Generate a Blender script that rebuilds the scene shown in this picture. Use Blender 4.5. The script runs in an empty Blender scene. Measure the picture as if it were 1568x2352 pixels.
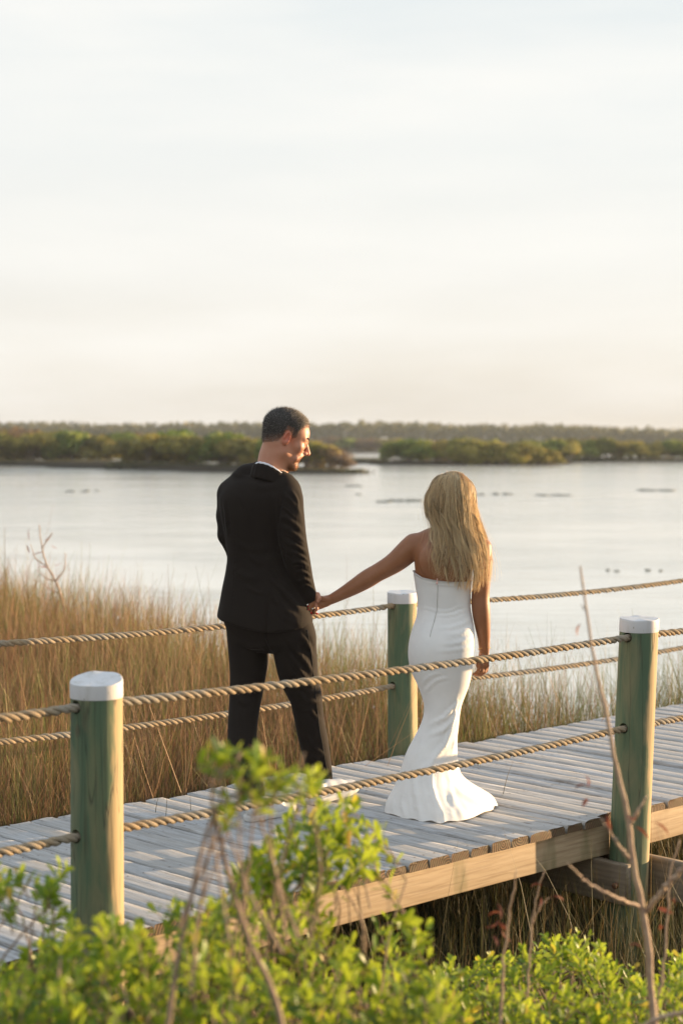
import bpy, bmesh, math, random
import numpy as np
from mathutils import Matrix, Vector
rng = np.random.default_rng(7)
random.seed(7)
SC = bpy.context.scene
COL = SC.collection
R = math.radians

# ------------------------------------------------------------------ camera
FPX, CAMZ, HOR = 4000.0, 1.69, 1015.0           # focal length in px of a 1568 px wide frame, eye height above the deck
KY = FPX / 5553.0                                 # depths below were first paced out for a longer lens
PITCH = math.atan((1176 - HOR) / FPX)
CP, SP = math.cos(PITCH), math.sin(PITCH)
cam = bpy.data.cameras.new('camera')
cam.sensor_fit = 'HORIZONTAL'; cam.sensor_width = 24.0; cam.lens = 24.0 * FPX / 1568.0
cam.clip_start = 0.1; cam.clip_end = 9000
cam.dof.use_dof = True; cam.dof.focus_distance = 7.89; cam.dof.aperture_fstop = 2.6
camo = bpy.data.objects.new('camera', cam); COL.objects.link(camo)
camo.location = (0, 0, CAMZ); camo.rotation_euler = (math.pi / 2 - PITCH, 0, 0)
SC.camera = camo
SC.render.engine = 'CYCLES'
SC.cycles.use_denoising = True
SC.cycles.max_bounces = 8; SC.cycles.transparent_max_bounces = 8
SC.view_settings.view_transform = 'Standard'; SC.view_settings.look = 'None'
SC.view_settings.gamma = 1.0; SC.view_settings.exposure = 1.27

# ------------------------------------------------------------------ light
SUN_AZ, SUN_EL = R(66), R(4.8)                   # azimuth from +Y towards +X
sun = bpy.data.lights.new('sun', 'SUN'); sun.energy = 5.0; sun.angle = R(0.53); sun.color = (1.0, 0.69, 0.38)
suno = bpy.data.objects.new('sun', sun); COL.objects.link(suno)
sd = Vector((math.sin(SUN_AZ) * math.cos(SUN_EL), math.cos(SUN_AZ) * math.cos(SUN_EL), math.sin(SUN_EL)))
suno.rotation_euler = sd.to_track_quat('Z', 'Y').to_euler()
suno.location = (12, 6, 8)

def nd(nt, typ, ins=None, **props):
    n = nt.nodes.new(typ)
    for k, v in props.items(): setattr(n, k, v)
    for k, v in (ins or {}).items():
        s = n.inputs[k]
        if hasattr(v, 'is_output') or isinstance(v, bpy.types.NodeSocket): nt.links.new(v, s)
        else: s.default_value = v
    return n
def mixc(nt, fac, a, b, blend='MIX'):
    n = nt.nodes.new('ShaderNodeMix'); n.data_type = 'RGBA'; n.blend_type = blend; n.clamp_factor = True
    for i, v in ((0, fac), (6, a), (7, b)):
        if isinstance(v, bpy.types.NodeSocket): nt.links.new(v, n.inputs[i])
        elif i == 0: n.inputs[i].default_value = v
        else: n.inputs[i].default_value = tuple(v) + (1,) if len(v) == 3 else v
    return n.outputs[2]
def ramp(nt, fac, stops, interp='LINEAR'):
    n = nt.nodes.new('ShaderNodeValToRGB'); n.color_ramp.interpolation = interp
    el = n.color_ramp.elements
    while len(el) < len(stops): el.new(0.5)
    for e, (p, c) in zip(el, stops):
        e.position = p; e.color = (c, c, c, 1) if isinstance(c, (int, float)) else tuple(c) + (1,)
    nt.links.new(fac, n.inputs[0]); return n.outputs[0]
def maths(nt, op, a, b=0.0, clamp=False):
    n = nt.nodes.new('ShaderNodeMath'); n.operation = op; n.use_clamp = clamp
    for i, v in ((0, a), (1, b)):
        if isinstance(v, bpy.types.NodeSocket): nt.links.new(v, n.inputs[i])
        else: n.inputs[i].default_value = v
    return n.outputs[0]

world = bpy.data.worlds.new('World'); SC.world = world; world.use_nodes = True
wt = world.node_tree; wt.nodes.clear()
sky = nd(wt, 'ShaderNodeTexSky', sky_type='NISHITA', sun_disc=False, sun_elevation=SUN_EL, sun_rotation=SUN_AZ,
         altitude=0.0, air_density=1.0, dust_density=1.2, ozone_density=1.2)
tc = nd(wt, 'ShaderNodeTexCoord')
# a thin veil of high cloud, pale and almost even, thinner towards the zenith
mp = nd(wt, 'ShaderNodeMapping', {'Vector': tc.outputs['Generated'], 'Scale': (3.0, 3.0, 17.0), 'Rotation': (0.0, 0.25, 0.0)})
nz = nd(wt, 'ShaderNodeTexNoise', {'Vector': mp.outputs[0], 'Scale': 1.3, 'Detail': 4.0, 'Roughness': 0.5})
sx = nd(wt, 'ShaderNodeSeparateXYZ', {'Vector': tc.outputs['Generated']})
veilc = ramp(wt, sx.outputs['Z'], [(0.0, (5.6, 5.3, 4.75)), (0.042, (6.9, 6.55, 5.95)), (0.097, (7.35, 7.25, 6.95)), (0.16, (7.2, 7.3, 7.15)), (0.25, (6.5, 6.9, 7.0)),
                                  (0.48, (5.2, 6.2, 7.2)), (1.0, (4.5, 5.85, 7.6))])
streak = ramp(wt, nz.outputs[0], [(0.35, 0.0), (0.68, 1.0)])
veilc = mixc(wt, maths(wt, 'MULTIPLY', streak, 0.75), veilc, (8.1, 7.95, 7.6))
skyc = mixc(wt, 0.90, sky.outputs[0], veilc)
bg = nd(wt, 'ShaderNodeBackground', {'Color': skyc, "Strength": 0.0560})
nd(wt, 'ShaderNodeOutputWorld', {'Surface': bg.outputs[0]})

# ------------------------------------------------------------------ helpers
def ray(px, py):
    dx = (px - 784) / FPX; dy = (1176 - py) / FPX
    return np.array([dx, CP + dy * SP, -SP + dy * CP])
def W(px, py, Y):                                # the world point at depth Y that the photo shows at (px, py)
    r = ray(px, py); t = Y / r[1]
    return np.array([r[0] * t, Y, CAMZ + r[2] * t])
def G(px, py, z=0.0):
    r = ray(px, py); t = (z - CAMZ) / r[2]
    return np.array([r[0] * t, r[1] * t, z])
def tag(o, label=None, cat=None, group=None, kind=None):
    if label: o['label'] = label
    if cat: o['category'] = cat
    if group: o['group'] = group
    if kind: o['kind'] = kind
    return o
def empty(name, loc=(0, 0, 0), label=None, cat=None, group=None, kind=None):
    o = bpy.data.objects.new(name, None); COL.objects.link(o); o.location = loc; o.empty_display_size = 0.1
    return tag(o, label, cat, group, kind)
def mesh_data(name, V, faces, mats=(), smooth=True, attrs=None, fmat=None):
    """faces: array (n,k) or list of such arrays"""
    if isinstance(faces, np.ndarray): faces = [faces]
    faces = [np.asarray(f, np.int32) for f in faces if len(f)]
    me = bpy.data.meshes.new(name)
    V = np.ascontiguousarray(V, np.float32)
    me.vertices.add(len(V)); me.vertices.foreach_set('co', V.ravel())
    nl = sum(f.size for f in faces); npoly = sum(len(f) for f in faces)
    me.loops.add(nl); me.polygons.add(npoly)
    li = np.concatenate([f.ravel() for f in faces])
    tot = np.concatenate([np.full(len(f), f.shape[1], np.int32) for f in faces])
    st = np.concatenate([[0], np.cumsum(tot)[:-1]]).astype(np.int32)
    me.loops.foreach_set('vertex_index', li.astype(np.int32))
    me.polygons.foreach_set('loop_start', st)
    if fmat is not None: me.polygons.foreach_set('material_index', np.asarray(fmat, np.int32))
    for m in mats: me.materials.append(m)
    for k, a in (attrs or {}).items():
        a = np.asarray(a, np.float32)
        at = me.attributes.new(k, 'FLOAT', 'POINT'); at.data.foreach_set('value', a)
    me.update(calc_edges=True); me.validate()
    if smooth: me.polygons.foreach_set('use_smooth', np.ones(len(me.polygons), bool))
    return me
def obj(name, me, parent=None, loc=None):
    o = bpy.data.objects.new(name, me); COL.objects.link(o)
    if parent is not None: o.parent = parent
    if loc is not None: o.location = loc
    return o
def tube(pts, rad, n=8, cap=True):
    """tapered tube along a polyline -> V, quads"""
    P = np.asarray(pts, float); m = len(P); rad = np.broadcast_to(np.asarray(rad, float), (m,))
    T = np.gradient(P, axis=0); T /= np.linalg.norm(T, axis=1)[:, None] + 1e-12
    ref = np.array([0, 0, 1.0]) if abs(T[:, 2]).mean() < 0.8 else np.array([1.0, 0, 0])
    A = np.cross(T, ref); A /= np.linalg.norm(A, axis=1)[:, None] + 1e-12
    B = np.cross(T, A)
    th = np.linspace(0, 2 * np.pi, n, endpoint=False)
    V = P[:, None, :] + rad[:, None, None] * (np.cos(th)[None, :, None] * A[:, None, :] + np.sin(th)[None, :, None] * B[:, None, :])
    V = V.reshape(-1, 3)
    i = np.arange(m - 1)[:, None] * n; j = np.arange(n)[None, :]; k = (j + 1) % n
    F = np.stack([i + j, i + k, i + n + k, i + n + j], -1).reshape(-1, 4)
    if cap:
        V = np.vstack([V, P[:1], P[-1:]])
        c0, c1 = len(V) - 2, len(V) - 1; jj = np.arange(n); kk = (jj + 1) % n
        F = np.vstack([F, np.stack([jj * 0 + c0, kk, jj, jj * 0 + c0], -1)[:0]])
        t0 = np.stack([np.full(n, c0), kk, jj], -1); t1 = np.stack([np.full(n, c1), (m - 1) * n + jj, (m - 1) * n + kk], -1)
        return V, [F, np.vstack([t0, t1])]
    return V, [F]
def join(parts):
    """[(V, [faces...]), ...] -> V, [quads, tris]"""
    Vs, q, t, off = [], [], [], 0
    for V, fs in parts:
        Vs.append(V)
        for f in fs:
            if len(f) == 0: continue
            (q if f.shape[1] == 4 else t).append(np.asarray(f) + off)
        off += len(V)
    out = []
    if q: out.append(np.vstack(q))
    if t: out.append(np.vstack(t))
    return np.vstack(Vs), out
def catmull(P, n):
    P = np.asarray(P, float)
    if len(P) == 2: return P[0] + (P[1] - P[0]) * np.linspace(0, 1, n)[:, None]
    d = np.concatenate([[0], np.cumsum(np.linalg.norm(np.diff(P, axis=0), axis=1) + 1e-9)])
    u = np.linspace(0, d[-1], n); out = np.empty((n, P.shape[1]))
    M = np.gradient(P, d, axis=0)
    k = np.clip(np.searchsorted(d, u, side='right') - 1, 0, len(P) - 2)
    h = (d[k + 1] - d[k]); t = ((u - d[k]) / h)[:, None]; h = h[:, None]
    return ((2 * t**3 - 3 * t**2 + 1) * P[k] + (t**3 - 2 * t**2 + t) * h * M[k] + (-2 * t**3 + 3 * t**2) * P[k + 1] + (t**3 - t**2) * h * M[k + 1])
def herm(x, P, u):
    """smooth curve through P given at ascending x, sampled at u"""
    x = np.asarray(x, float); P = np.asarray(P, float); M = np.gradient(P, x, axis=0)
    k = np.clip(np.searchsorted(x, u, side='right') - 1, 0, len(x) - 2); h = (x[k + 1] - x[k])[:, None]; t = ((u - x[k])[:, None]) / h
    return (2 * t**3 - 3 * t**2 + 1) * P[k] + (t**3 - 2 * t**2 + t) * h * M[k] + (-2 * t**3 + 3 * t**2) * P[k + 1] + (t**3 - t**2) * h * M[k + 1]
def box(cx, cy, cz, sx, sy, sz):
    v = np.array([[x, y, z] for x in (-1, 1) for y in (-1, 1) for z in (-1, 1)], float) * 0.5 * np.array([sx, sy, sz]) + np.array([cx, cy, cz])
    f = np.array([[0, 1, 3, 2], [4, 6, 7, 5], [0, 4, 5, 1], [2, 3, 7, 6], [0, 2, 6, 4], [1, 5, 7, 3]])
    return v, [f]

# ------------------------------------------------------------------ materials
def newmat(name):
    m = bpy.data.materials.new(name); m.use_nodes = True
    nt = m.node_tree; nt.nodes.clear()
    return m, nt
def finish(nt, color, rough=0.6, bump=None, bstr=0.3, bdist=0.002, transl=0.0, tcol=None, **kw):
    b = nd(nt, 'ShaderNodeBsdfPrincipled')
    def setin(k, v):
        s = b.inputs[k]
        if isinstance(v, bpy.types.NodeSocket): nt.links.new(v, s)
        else: s.default_value = tuple(v) + (1,) if isinstance(v, tuple) and len(v) == 3 and s.type == 'RGBA' else v
    setin('Base Color', color); setin('Roughness', rough)
    for k, v in kw.items(): setin(k.replace('_', ' '), v)
    if bump is not None:
        bn = nd(nt, 'ShaderNodeBump', {'Height': bump, 'Strength': bstr, 'Distance': bdist})
        nt.links.new(bn.outputs[0], b.inputs['Normal'])
    out = b.outputs[0]
    if transl > 0:
        t = nd(nt, 'ShaderNodeBsdfTranslucent')
        c = tcol if tcol is not None else color
        if isinstance(c, bpy.types.NodeSocket): nt.links.new(c, t.inputs[0])
        else: t.inputs[0].default_value = tuple(c) + (1,)
        mx = nd(nt, 'ShaderNodeMixShader', {0: transl, 1: out, 2: t.outputs[0]}); out = mx.outputs[0]
    nd(nt, 'ShaderNodeOutputMaterial', {'Surface': out})
    return b
def ocoord(nt, scale, which='Object', rnd=0.0):
    t = nd(nt, 'ShaderNodeTexCoord'); v = t.outputs[which]
    if rnd:
        oi = nd(nt, 'ShaderNodeObjectInfo')
        v = nd(nt, 'ShaderNodeVectorMath', {0: v, 1: nd(nt, 'ShaderNodeVectorMath', {0: oi.outputs['Random'], 'Scale': rnd}, operation='SCALE').outputs[0]}, operation='ADD').outputs[0]
    return nd(nt, 'ShaderNodeMapping', {'Vector': v, 'Scale': scale}).outputs[0]
def noise(nt, vec, scale=1.0, detail=4.0, rough=0.55, dist=0.0):
    return nd(nt, 'ShaderNodeTexNoise', {'Vector': vec, 'Scale': scale, 'Detail': detail, 'Roughness': rough, 'Distortion': dist}).outputs[0]
def attr(nt, name):
    return nd(nt, 'ShaderNodeAttribute', attribute_name=name).outputs['Fac']

def m_plank():
    m, nt = newmat('weathered_plank')
    g = noise(nt, ocoord(nt, (1.6, 26, 26), rnd=37.0), 2.2, 6, 0.65, 0.6)
    fine = noise(nt, ocoord(nt, (3.0, 90, 90), rnd=37.0), 2.0, 3, 0.6, 0.4)
    blot = noise(nt, ocoord(nt, (1.2, 5, 5), rnd=91.0), 2.0, 4, 0.6)
    oi = nd(nt, 'ShaderNodeObjectInfo')
    c = ramp(nt, g, [(0.24, (0.15, 0.135, 0.12)), (0.38, (0.32, 0.315, 0.31)), (0.52, (0.455, 0.465, 0.48)), (0.75, (0.56, 0.57, 0.575))])
    c = mixc(nt, ramp(nt, fine, [(0.32, 0.85), (0.47, 0.0)]), c, (0.17, 0.15, 0.13))
    c = mixc(nt, ramp(nt, blot, [(0.42, 0.0), (0.75, 0.6)]), c, (0.42, 0.385, 0.33))
    c = mixc(nt, maths(nt, 'MULTIPLY', oi.outputs['Random'], 0.45), c, (0.33, 0.315, 0.29))
    vk = nd(nt, 'ShaderNodeTexVoronoi', {'Vector': ocoord(nt, (2.2, 7.5, 7.5), rnd=53.0), 'Scale': 1.0}).outputs['Distance']
    c = mixc(nt, ramp(nt, vk, [(0.035, 0.8), (0.075, 0.0)]), c, (0.16, 0.12, 0.09))
    h = maths(nt, 'ADD', g, maths(nt, 'MULTIPLY', fine, 0.8))
    finish(nt, c, 0.78, h, 0.8, 0.005)
    return m
def m_endgrain():
    m, nt = newmat('plank_end_grain')
    v = ocoord(nt, (1, 1, 1), rnd=0.31)
    w = nd(nt, 'ShaderNodeTexWave', {'Vector': v, 'Scale': 26.0, 'Distortion': 3.5, 'Detail': 2.0, 'Detail Scale': 0.6}, wave_type='RINGS', rings_direction='X').outputs['Fac']
    n2 = noise(nt, ocoord(nt, (30, 30, 30), rnd=3.0), 1.0, 3)
    c = mixc(nt, w, (0.036, 0.020, 0.011), (0.19, 0.110, 0.052))
    c = mixc(nt, ramp(nt, n2, [(0.42, 0.0), (0.7, 0.6)]), c, (0.11, 0.095, 0.05))
    finish(nt, c, 0.8, w, 0.5, 0.002)
    return m
def m_timber(name, a, b, dark, moss=0.0):
    m, nt = newmat(name)
    v = ocoord(nt, (1.0, 9, 9), rnd=11.0)
    d = noise(nt, ocoord(nt, (1.3, 3.0, 3.0), rnd=5.0), 1.5, 3)
    v2 = nd(nt, 'ShaderNodeVectorMath', {0: v, 1: nd(nt, 'ShaderNodeVectorMath', {0: d, 'Scale': 1.0}, operation='SCALE').outputs[0]}, operation='ADD').outputs[0]
    g = nd(nt, 'ShaderNodeTexWave', {'Vector': v2, 'Scale': 1.15, 'Distortion': 3.5, 'Detail': 3.0, 'Detail Scale': 1.2}, wave_type='BANDS', bands_direction='Z').outputs['Fac']
    f = noise(nt, ocoord(nt, (2.0, 60, 60)), 1.6, 4)
    st = noise(nt, ocoord(nt, (5, 2, 2), rnd=19.0), 1.0, 4)
    c = mixc(nt, g, a, b)
    c = mixc(nt, ramp(nt, f, [(0.35, 0.45), (0.5, 0.0)]), c, dark)
    c = mixc(nt, ramp(nt, st, [(0.60, 0.0), (0.74, 0.6)]), c, dark)
    if moss: c = mixc(nt, ramp(nt, noise(nt, ocoord(nt, (3, 3, 0.8), rnd=29.0), 1.3, 3), [(0.6, 0.0), (0.7, moss)]), c, (0.12, 0.12, 0.04))
    finish(nt, c, 0.7, maths(nt, 'ADD', g, f), 0.25, 0.002)
    return m
def m_post():
    m, nt = newmat('treated_post')
    s = noise(nt, ocoord(nt, (13, 13, 1.1), rnd=17.0), 1.0, 6, 0.62, 0.5)
    b = noise(nt, ocoord(nt, (5, 5, 1.6), rnd=41.0), 1.3, 5, 0.6, 1.2)
    f = noise(nt, ocoord(nt, (60, 60, 3.0), rnd=13.0), 1.0, 3)
    k = nd(nt, 'ShaderNodeTexVoronoi', {'Vector': ocoord(nt, (7, 7, 3.2), rnd=23.0), 'Scale': 1.0}).outputs['Distance']
    c = ramp(nt, s, [(0.28, (0.062, 0.105, 0.058)), (0.47, (0.085, 0.135, 0.075)), (0.60, (0.14, 0.165, 0.085)), (0.76, (0.24, 0.22, 0.12))])
    c = mixc(nt, ramp(nt, b, [(0.50, 0.0), (0.70, 0.6)]), c, (0.24, 0.205, 0.11))
    c = mixc(nt, ramp(nt, b, [(0.28, 0.45), (0.42, 0.0)]), c, (0.06, 0.105, 0.06))
    # green on one side of the pole, tan on the right, with a ragged border between
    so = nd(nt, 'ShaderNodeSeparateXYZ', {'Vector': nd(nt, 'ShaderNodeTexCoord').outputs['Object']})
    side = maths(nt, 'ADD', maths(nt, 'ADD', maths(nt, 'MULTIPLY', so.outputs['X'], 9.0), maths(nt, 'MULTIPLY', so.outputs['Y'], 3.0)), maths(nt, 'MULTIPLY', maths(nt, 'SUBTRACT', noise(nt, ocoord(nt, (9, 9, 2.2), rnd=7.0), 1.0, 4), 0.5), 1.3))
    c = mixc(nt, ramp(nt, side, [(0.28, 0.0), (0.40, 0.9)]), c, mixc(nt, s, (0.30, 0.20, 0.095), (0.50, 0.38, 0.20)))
    c = mixc(nt, ramp(nt, f, [(0.30, 0.6), (0.42, 0.0)]), c, (0.06, 0.06, 0.035))
    c = mixc(nt, ramp(nt, k, [(0.05, 0.75), (0.11, 0.0)]), c, (0.09, 0.055, 0.035))
    ck = maths(nt, 'ABSOLUTE', maths(nt, 'SUBTRACT', noise(nt, ocoord(nt, (11, 11, .55), rnd=61.0), 1.0, 3, .5), .5))
    crack = ramp(nt, ck, [(0.0015, 1.0), (0.006, 0.0)])
    c = mixc(nt, maths(nt, 'MULTIPLY', crack, .6), c, (.025, .028, .018))
    finish(nt, c, 0.75, maths(nt, 'SUBTRACT', maths(nt, 'ADD', s, f), crack), 0.4, 0.003)
    return m
def m_paint():
    m, nt = newmat('white_paint')
    n1 = noise(nt, ocoord(nt, (25, 25, 6), rnd=3.0), 1.0, 5); n2 = noise(nt, ocoord(nt, (60, 60, 25), rnd=8.0), 1.0, 4); n3 = noise(nt, ocoord(nt, (14, 14, 3), rnd=21.0), 1.0, 4)
    c = mixc(nt, ramp(nt, n1, [(0.50, 0.0), (0.72, 0.6)]), (0.61, 0.61, 0.62), (0.44, 0.42, 0.38))
    c = mixc(nt, ramp(nt, n2, [(0.655, 0.0), (0.68, 0.85)]), c, (0.20, 0.20, 0.13))
    c = mixc(nt, ramp(nt, n3, [(0.60, 0.0), (0.75, 0.45)]), c, (0.30, 0.31, 0.25))
    finish(nt, c, 0.6, n2, 0.3, 0.002)
    return m
def m_rope():
    m, nt = newmat('manila_rope')
    n1 = noise(nt, ocoord(nt, (1, 1, 1)), 260, 3)
    n2 = noise(nt, ocoord(nt, (1, 1, 1)), 5, 4)
    c = mixc(nt, n1, (0.17, 0.115, 0.06), (0.52, 0.39, 0.24))
    c = mixc(nt, ramp(nt, n2, [(0.42, 0.0), (0.62, 0.75)]), c, mixc(nt, n1, (0.16, 0.15, 0.125), (0.40, 0.375, 0.32)))
    finish(nt, c, 0.9, n1, 0.9, 0.002)
    return m
def m_ground():
    m, nt = newmat('marsh_mud')
    n1 = noise(nt, ocoord(nt, (1, 1, 1)), 3.0, 6)
    c = ramp(nt, n1, [(0.3, (0.012, 0.011, 0.008)), (0.6, (0.030, 0.025, 0.016)), (0.8, (0.05, 0.042, 0.028))])
    finish(nt, c, 0.95, n1, 0.6, 0.05, Specular_IOR_Level=.08)
    return m
def m_water():
    m, nt = newmat('tidal_water')
    t = nd(nt, 'ShaderNodeTexCoord')
    def nz_(sc, s, d=4):
        return noise(nt, nd(nt, 'ShaderNodeMapping', {'Vector': t.outputs['Object'], 'Scale': sc}).outputs[0], s, d, 0.6)
    a = nz_((0.5, 1.6, 1), 1.6); b = nz_((0.12, 0.35, 1), 1.0, 3); c2 = nz_((0.03, 0.07, 1), 1.0, 3)
    h = maths(nt, 'ADD', maths(nt, 'MULTIPLY', a, 0.55), maths(nt, 'MULTIPLY', b, 0.22))
    patch = nz_((0.09, 0.16, 1), 1.0, 5)
    col = mixc(nt, ramp(nt, c2, [(0.35, 0.0), (0.65, 1.0)]), (0.74, 0.735, 0.66), (0.84, 0.81, 0.71))
    st = ramp(nt, patch, [(0.40, 0.04), (0.62, 0.17)])
    finish(nt, col, 0.10, h, st, 0.5, IOR=1.33)
    return m
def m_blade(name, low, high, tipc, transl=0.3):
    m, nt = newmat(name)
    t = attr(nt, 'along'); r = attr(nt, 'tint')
    c = mixc(nt, ramp(nt, t, [(0.30, 0.0), (0.95, 1.0)]), low, high)  # green stalk, tan top; shade below and sunlit tops pushed into the colours
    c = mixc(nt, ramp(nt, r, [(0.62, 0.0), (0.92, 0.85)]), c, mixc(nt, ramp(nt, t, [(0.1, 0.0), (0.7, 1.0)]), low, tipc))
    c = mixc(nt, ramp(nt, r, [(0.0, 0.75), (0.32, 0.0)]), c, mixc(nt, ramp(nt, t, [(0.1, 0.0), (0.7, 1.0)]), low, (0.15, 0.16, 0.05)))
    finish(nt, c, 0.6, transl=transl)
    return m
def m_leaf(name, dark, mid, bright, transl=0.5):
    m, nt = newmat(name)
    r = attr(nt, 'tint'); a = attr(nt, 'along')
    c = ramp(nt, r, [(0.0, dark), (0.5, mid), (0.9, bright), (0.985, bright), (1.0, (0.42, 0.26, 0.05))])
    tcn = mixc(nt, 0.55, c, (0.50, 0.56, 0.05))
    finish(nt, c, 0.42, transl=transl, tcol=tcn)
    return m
def m_plain(name, c1, c2, scale=30, rough=0.7, bstr=0.2, transl=0.0, **kw):
    m, nt = newmat(name)
    n1 = noise(nt, ocoord(nt, (1, 1, 1)), scale, 4)
    finish(nt, mixc(nt, ramp(nt, n1, [(0.3, 0.0), (0.7, 1.0)]), c1, c2), rough, n1, bstr, 0.002, transl=transl, **kw)
    return m
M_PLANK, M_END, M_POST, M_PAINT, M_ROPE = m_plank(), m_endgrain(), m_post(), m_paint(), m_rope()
M_JOIST = m_timber('joist_timber', (0.42, 0.315, 0.195), (0.385, 0.28, 0.168), (0.20, 0.125, 0.065), 0.75)
M_BEAM = m_timber('cross_beam_timber', (0.20, 0.155, 0.105), (0.17, 0.13, 0.088), (0.10, 0.08, 0.05))
M_GROUND, M_WATER = m_ground(), m_water()
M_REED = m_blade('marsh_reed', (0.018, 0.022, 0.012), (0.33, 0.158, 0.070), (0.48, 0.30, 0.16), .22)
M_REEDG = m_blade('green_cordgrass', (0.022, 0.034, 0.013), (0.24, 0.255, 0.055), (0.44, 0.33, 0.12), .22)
M_REEDD = m_blade('shaded_rush', (0.03, 0.038, 0.016), (0.10, 0.095, 0.032), (0.30, 0.19, 0.08))  # greener rush, with the deep shade below the deck darkened into its colour
M_LEAF = m_leaf('shrub_leaf', (0.028, 0.085, 0.008), (0.115, 0.235, 0.016), (0.34, 0.43, 0.038))
M_TWIG = m_plain('twig_bark', (0.22, 0.15, 0.10), (0.36, 0.25, 0.17), 60)
M_DEAD = m_plain('dead_stalk', (0.34, 0.22, 0.15), (0.50, 0.36, 0.24), 40)
M_DLEAF = m_plain('withered_leaf', (0.20, 0.05, 0.03), (0.30, 0.11, 0.06), 80, transl=0.3)
# ------------------------------------------------------------------ setting: ground, water
DA = R(46.0)
DD = np.array([math.sin(DA), math.cos(DA)]); NN = np.array([-math.cos(DA), math.sin(DA)])   # along the deck, across it (away from us)
O2 = np.array([-0.04, 6.610])                                                              # on the near edge
DW = 1.735                                                                                  # deck width
def deck(s, w, z=0.0):
    p = O2 + DD * s + NN * w
    return np.array([p[0], p[1], z])
def to_deck(x, y):
    dx, dy = x - O2[0], y - O2[1]
    return dx * DD[0] + dy * DD[1], dx * NN[0] + dy * NN[1]
def smooth(e0, e1, x):
    t = np.clip((x - e0) / (e1 - e0), 0, 1); return t * t * (3 - 2 * t)
WZ = -1.1
def edge_y(x):                                    # the marsh's water edge
    return KY * (np.where(x < 1.2, 21.8 - 2.35 * x, 18.98 + 0.45 * (x - 1.2)) + 0.5 * np.sin(x * 2.1) + 0.3 * np.sin(x * 5.3 + 1))
ISL = [(-24, 266, 8, 13, .4), (-12, 243, 8, 11, .4), (-5, 226, 6, 8, .35), (-30, 290, 12, 14, .45),   # cx, cy, rx, ry, height above water
    (-45, 300, 27, 16, .45), (-16, 252, 9, 10, .4), (-8, 232, 7.5, 12, .4), (-1.6, 217, 4.0, 6, .3), (2.5, 318, 3.2, 6, .3),
    (10, 300, 6.5, 9, .4), (20, 308, 9, 11, .4), (33, 350, 11, 10, .45), (47, 352, 12, 10, .45), (4, 640, 12, 14, .4), (-30, 420, 26, 14, .45),
    (-8, 420, 8, 8, .4), (90, 380, 35, 20, .4), (-100, 330, 40, 30, .4)]
def height(x, y):
    d = edge_y(x) - y
    h = np.where(d > -1.5, WZ + smooth(-1.5, 3.0, d) * 0.34, WZ - 0.9)
    h = np.where(d <= -1.5, WZ - 0.9 * smooth(1.5, 4.0, -d), h)
    near = smooth(6.2, 2.9, y); h = h * (1 - near) + (-0.42) * near
    h = np.where(y < 0, -0.42, h)
    for cx, cy, rx, ry, hh in ISL:
        q = ((x - cx) / rx) ** 2 + ((y - cy * KY) / (ry * KY)) ** 2
        h = np.maximum(h, np.where(q < 2.0, WZ - 0.5 + (0.5 + hh) * smooth(1.6, 0.7, q), -9))
    far = smooth(880 * KY, 930 * KY, y); h = h * (1 - far) + (WZ + 0.9) * far
    return h
th = np.concatenate([np.linspace(-math.pi, -0.5, 40)[:-1], np.linspace(-0.5, 0.5, 420), np.linspace(0.5, math.pi, 40)[1:]])
rr = np.concatenate([np.linspace(0.3, 40, 190), np.geomspace(40.5, 700, 240), np.geomspace(720, 8000, 40)])
TT, RR = np.meshgrid(th, rr); X = RR * np.sin(TT); Y = RR * np.cos(TT)
Z = height(X, Y) + 0.03 * np.sin(X * 3.1) * np.sin(Y * 2.7) * (Y < 60)
nr, ntn = X.shape
i = np.arange(nr - 1)[:, None] * ntn; j = np.arange(ntn - 1)[None, :]
Fg = np.stack([i + j, i + ntn + j, i + ntn + j + 1, i + j + 1], -1).reshape(-1, 4)[:, ::-1]
tag(obj('ground', mesh_data('ground', np.stack([X, Y, Z], -1).reshape(-1, 3), Fg, [M_GROUND])), kind='structure')
gx = np.array([-6000, -300, 300, 6000.]); gy = np.array([-300, 12, 60, 300, 1200, 7000.])
XX, YY = np.meshgrid(gx, gy)
i = np.arange(len(gy) - 1)[:, None] * 4; j = np.arange(3)[None, :]
Fw = np.stack([i + j, i + j + 1, i + 5 + j, i + 4 + j], -1).reshape(-1, 4)
tag(obj('water', mesh_data('water', np.stack([XX, YY, XX * 0 + WZ], -1).reshape(-1, 3), Fw, [M_WATER])), kind='structure')

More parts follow.
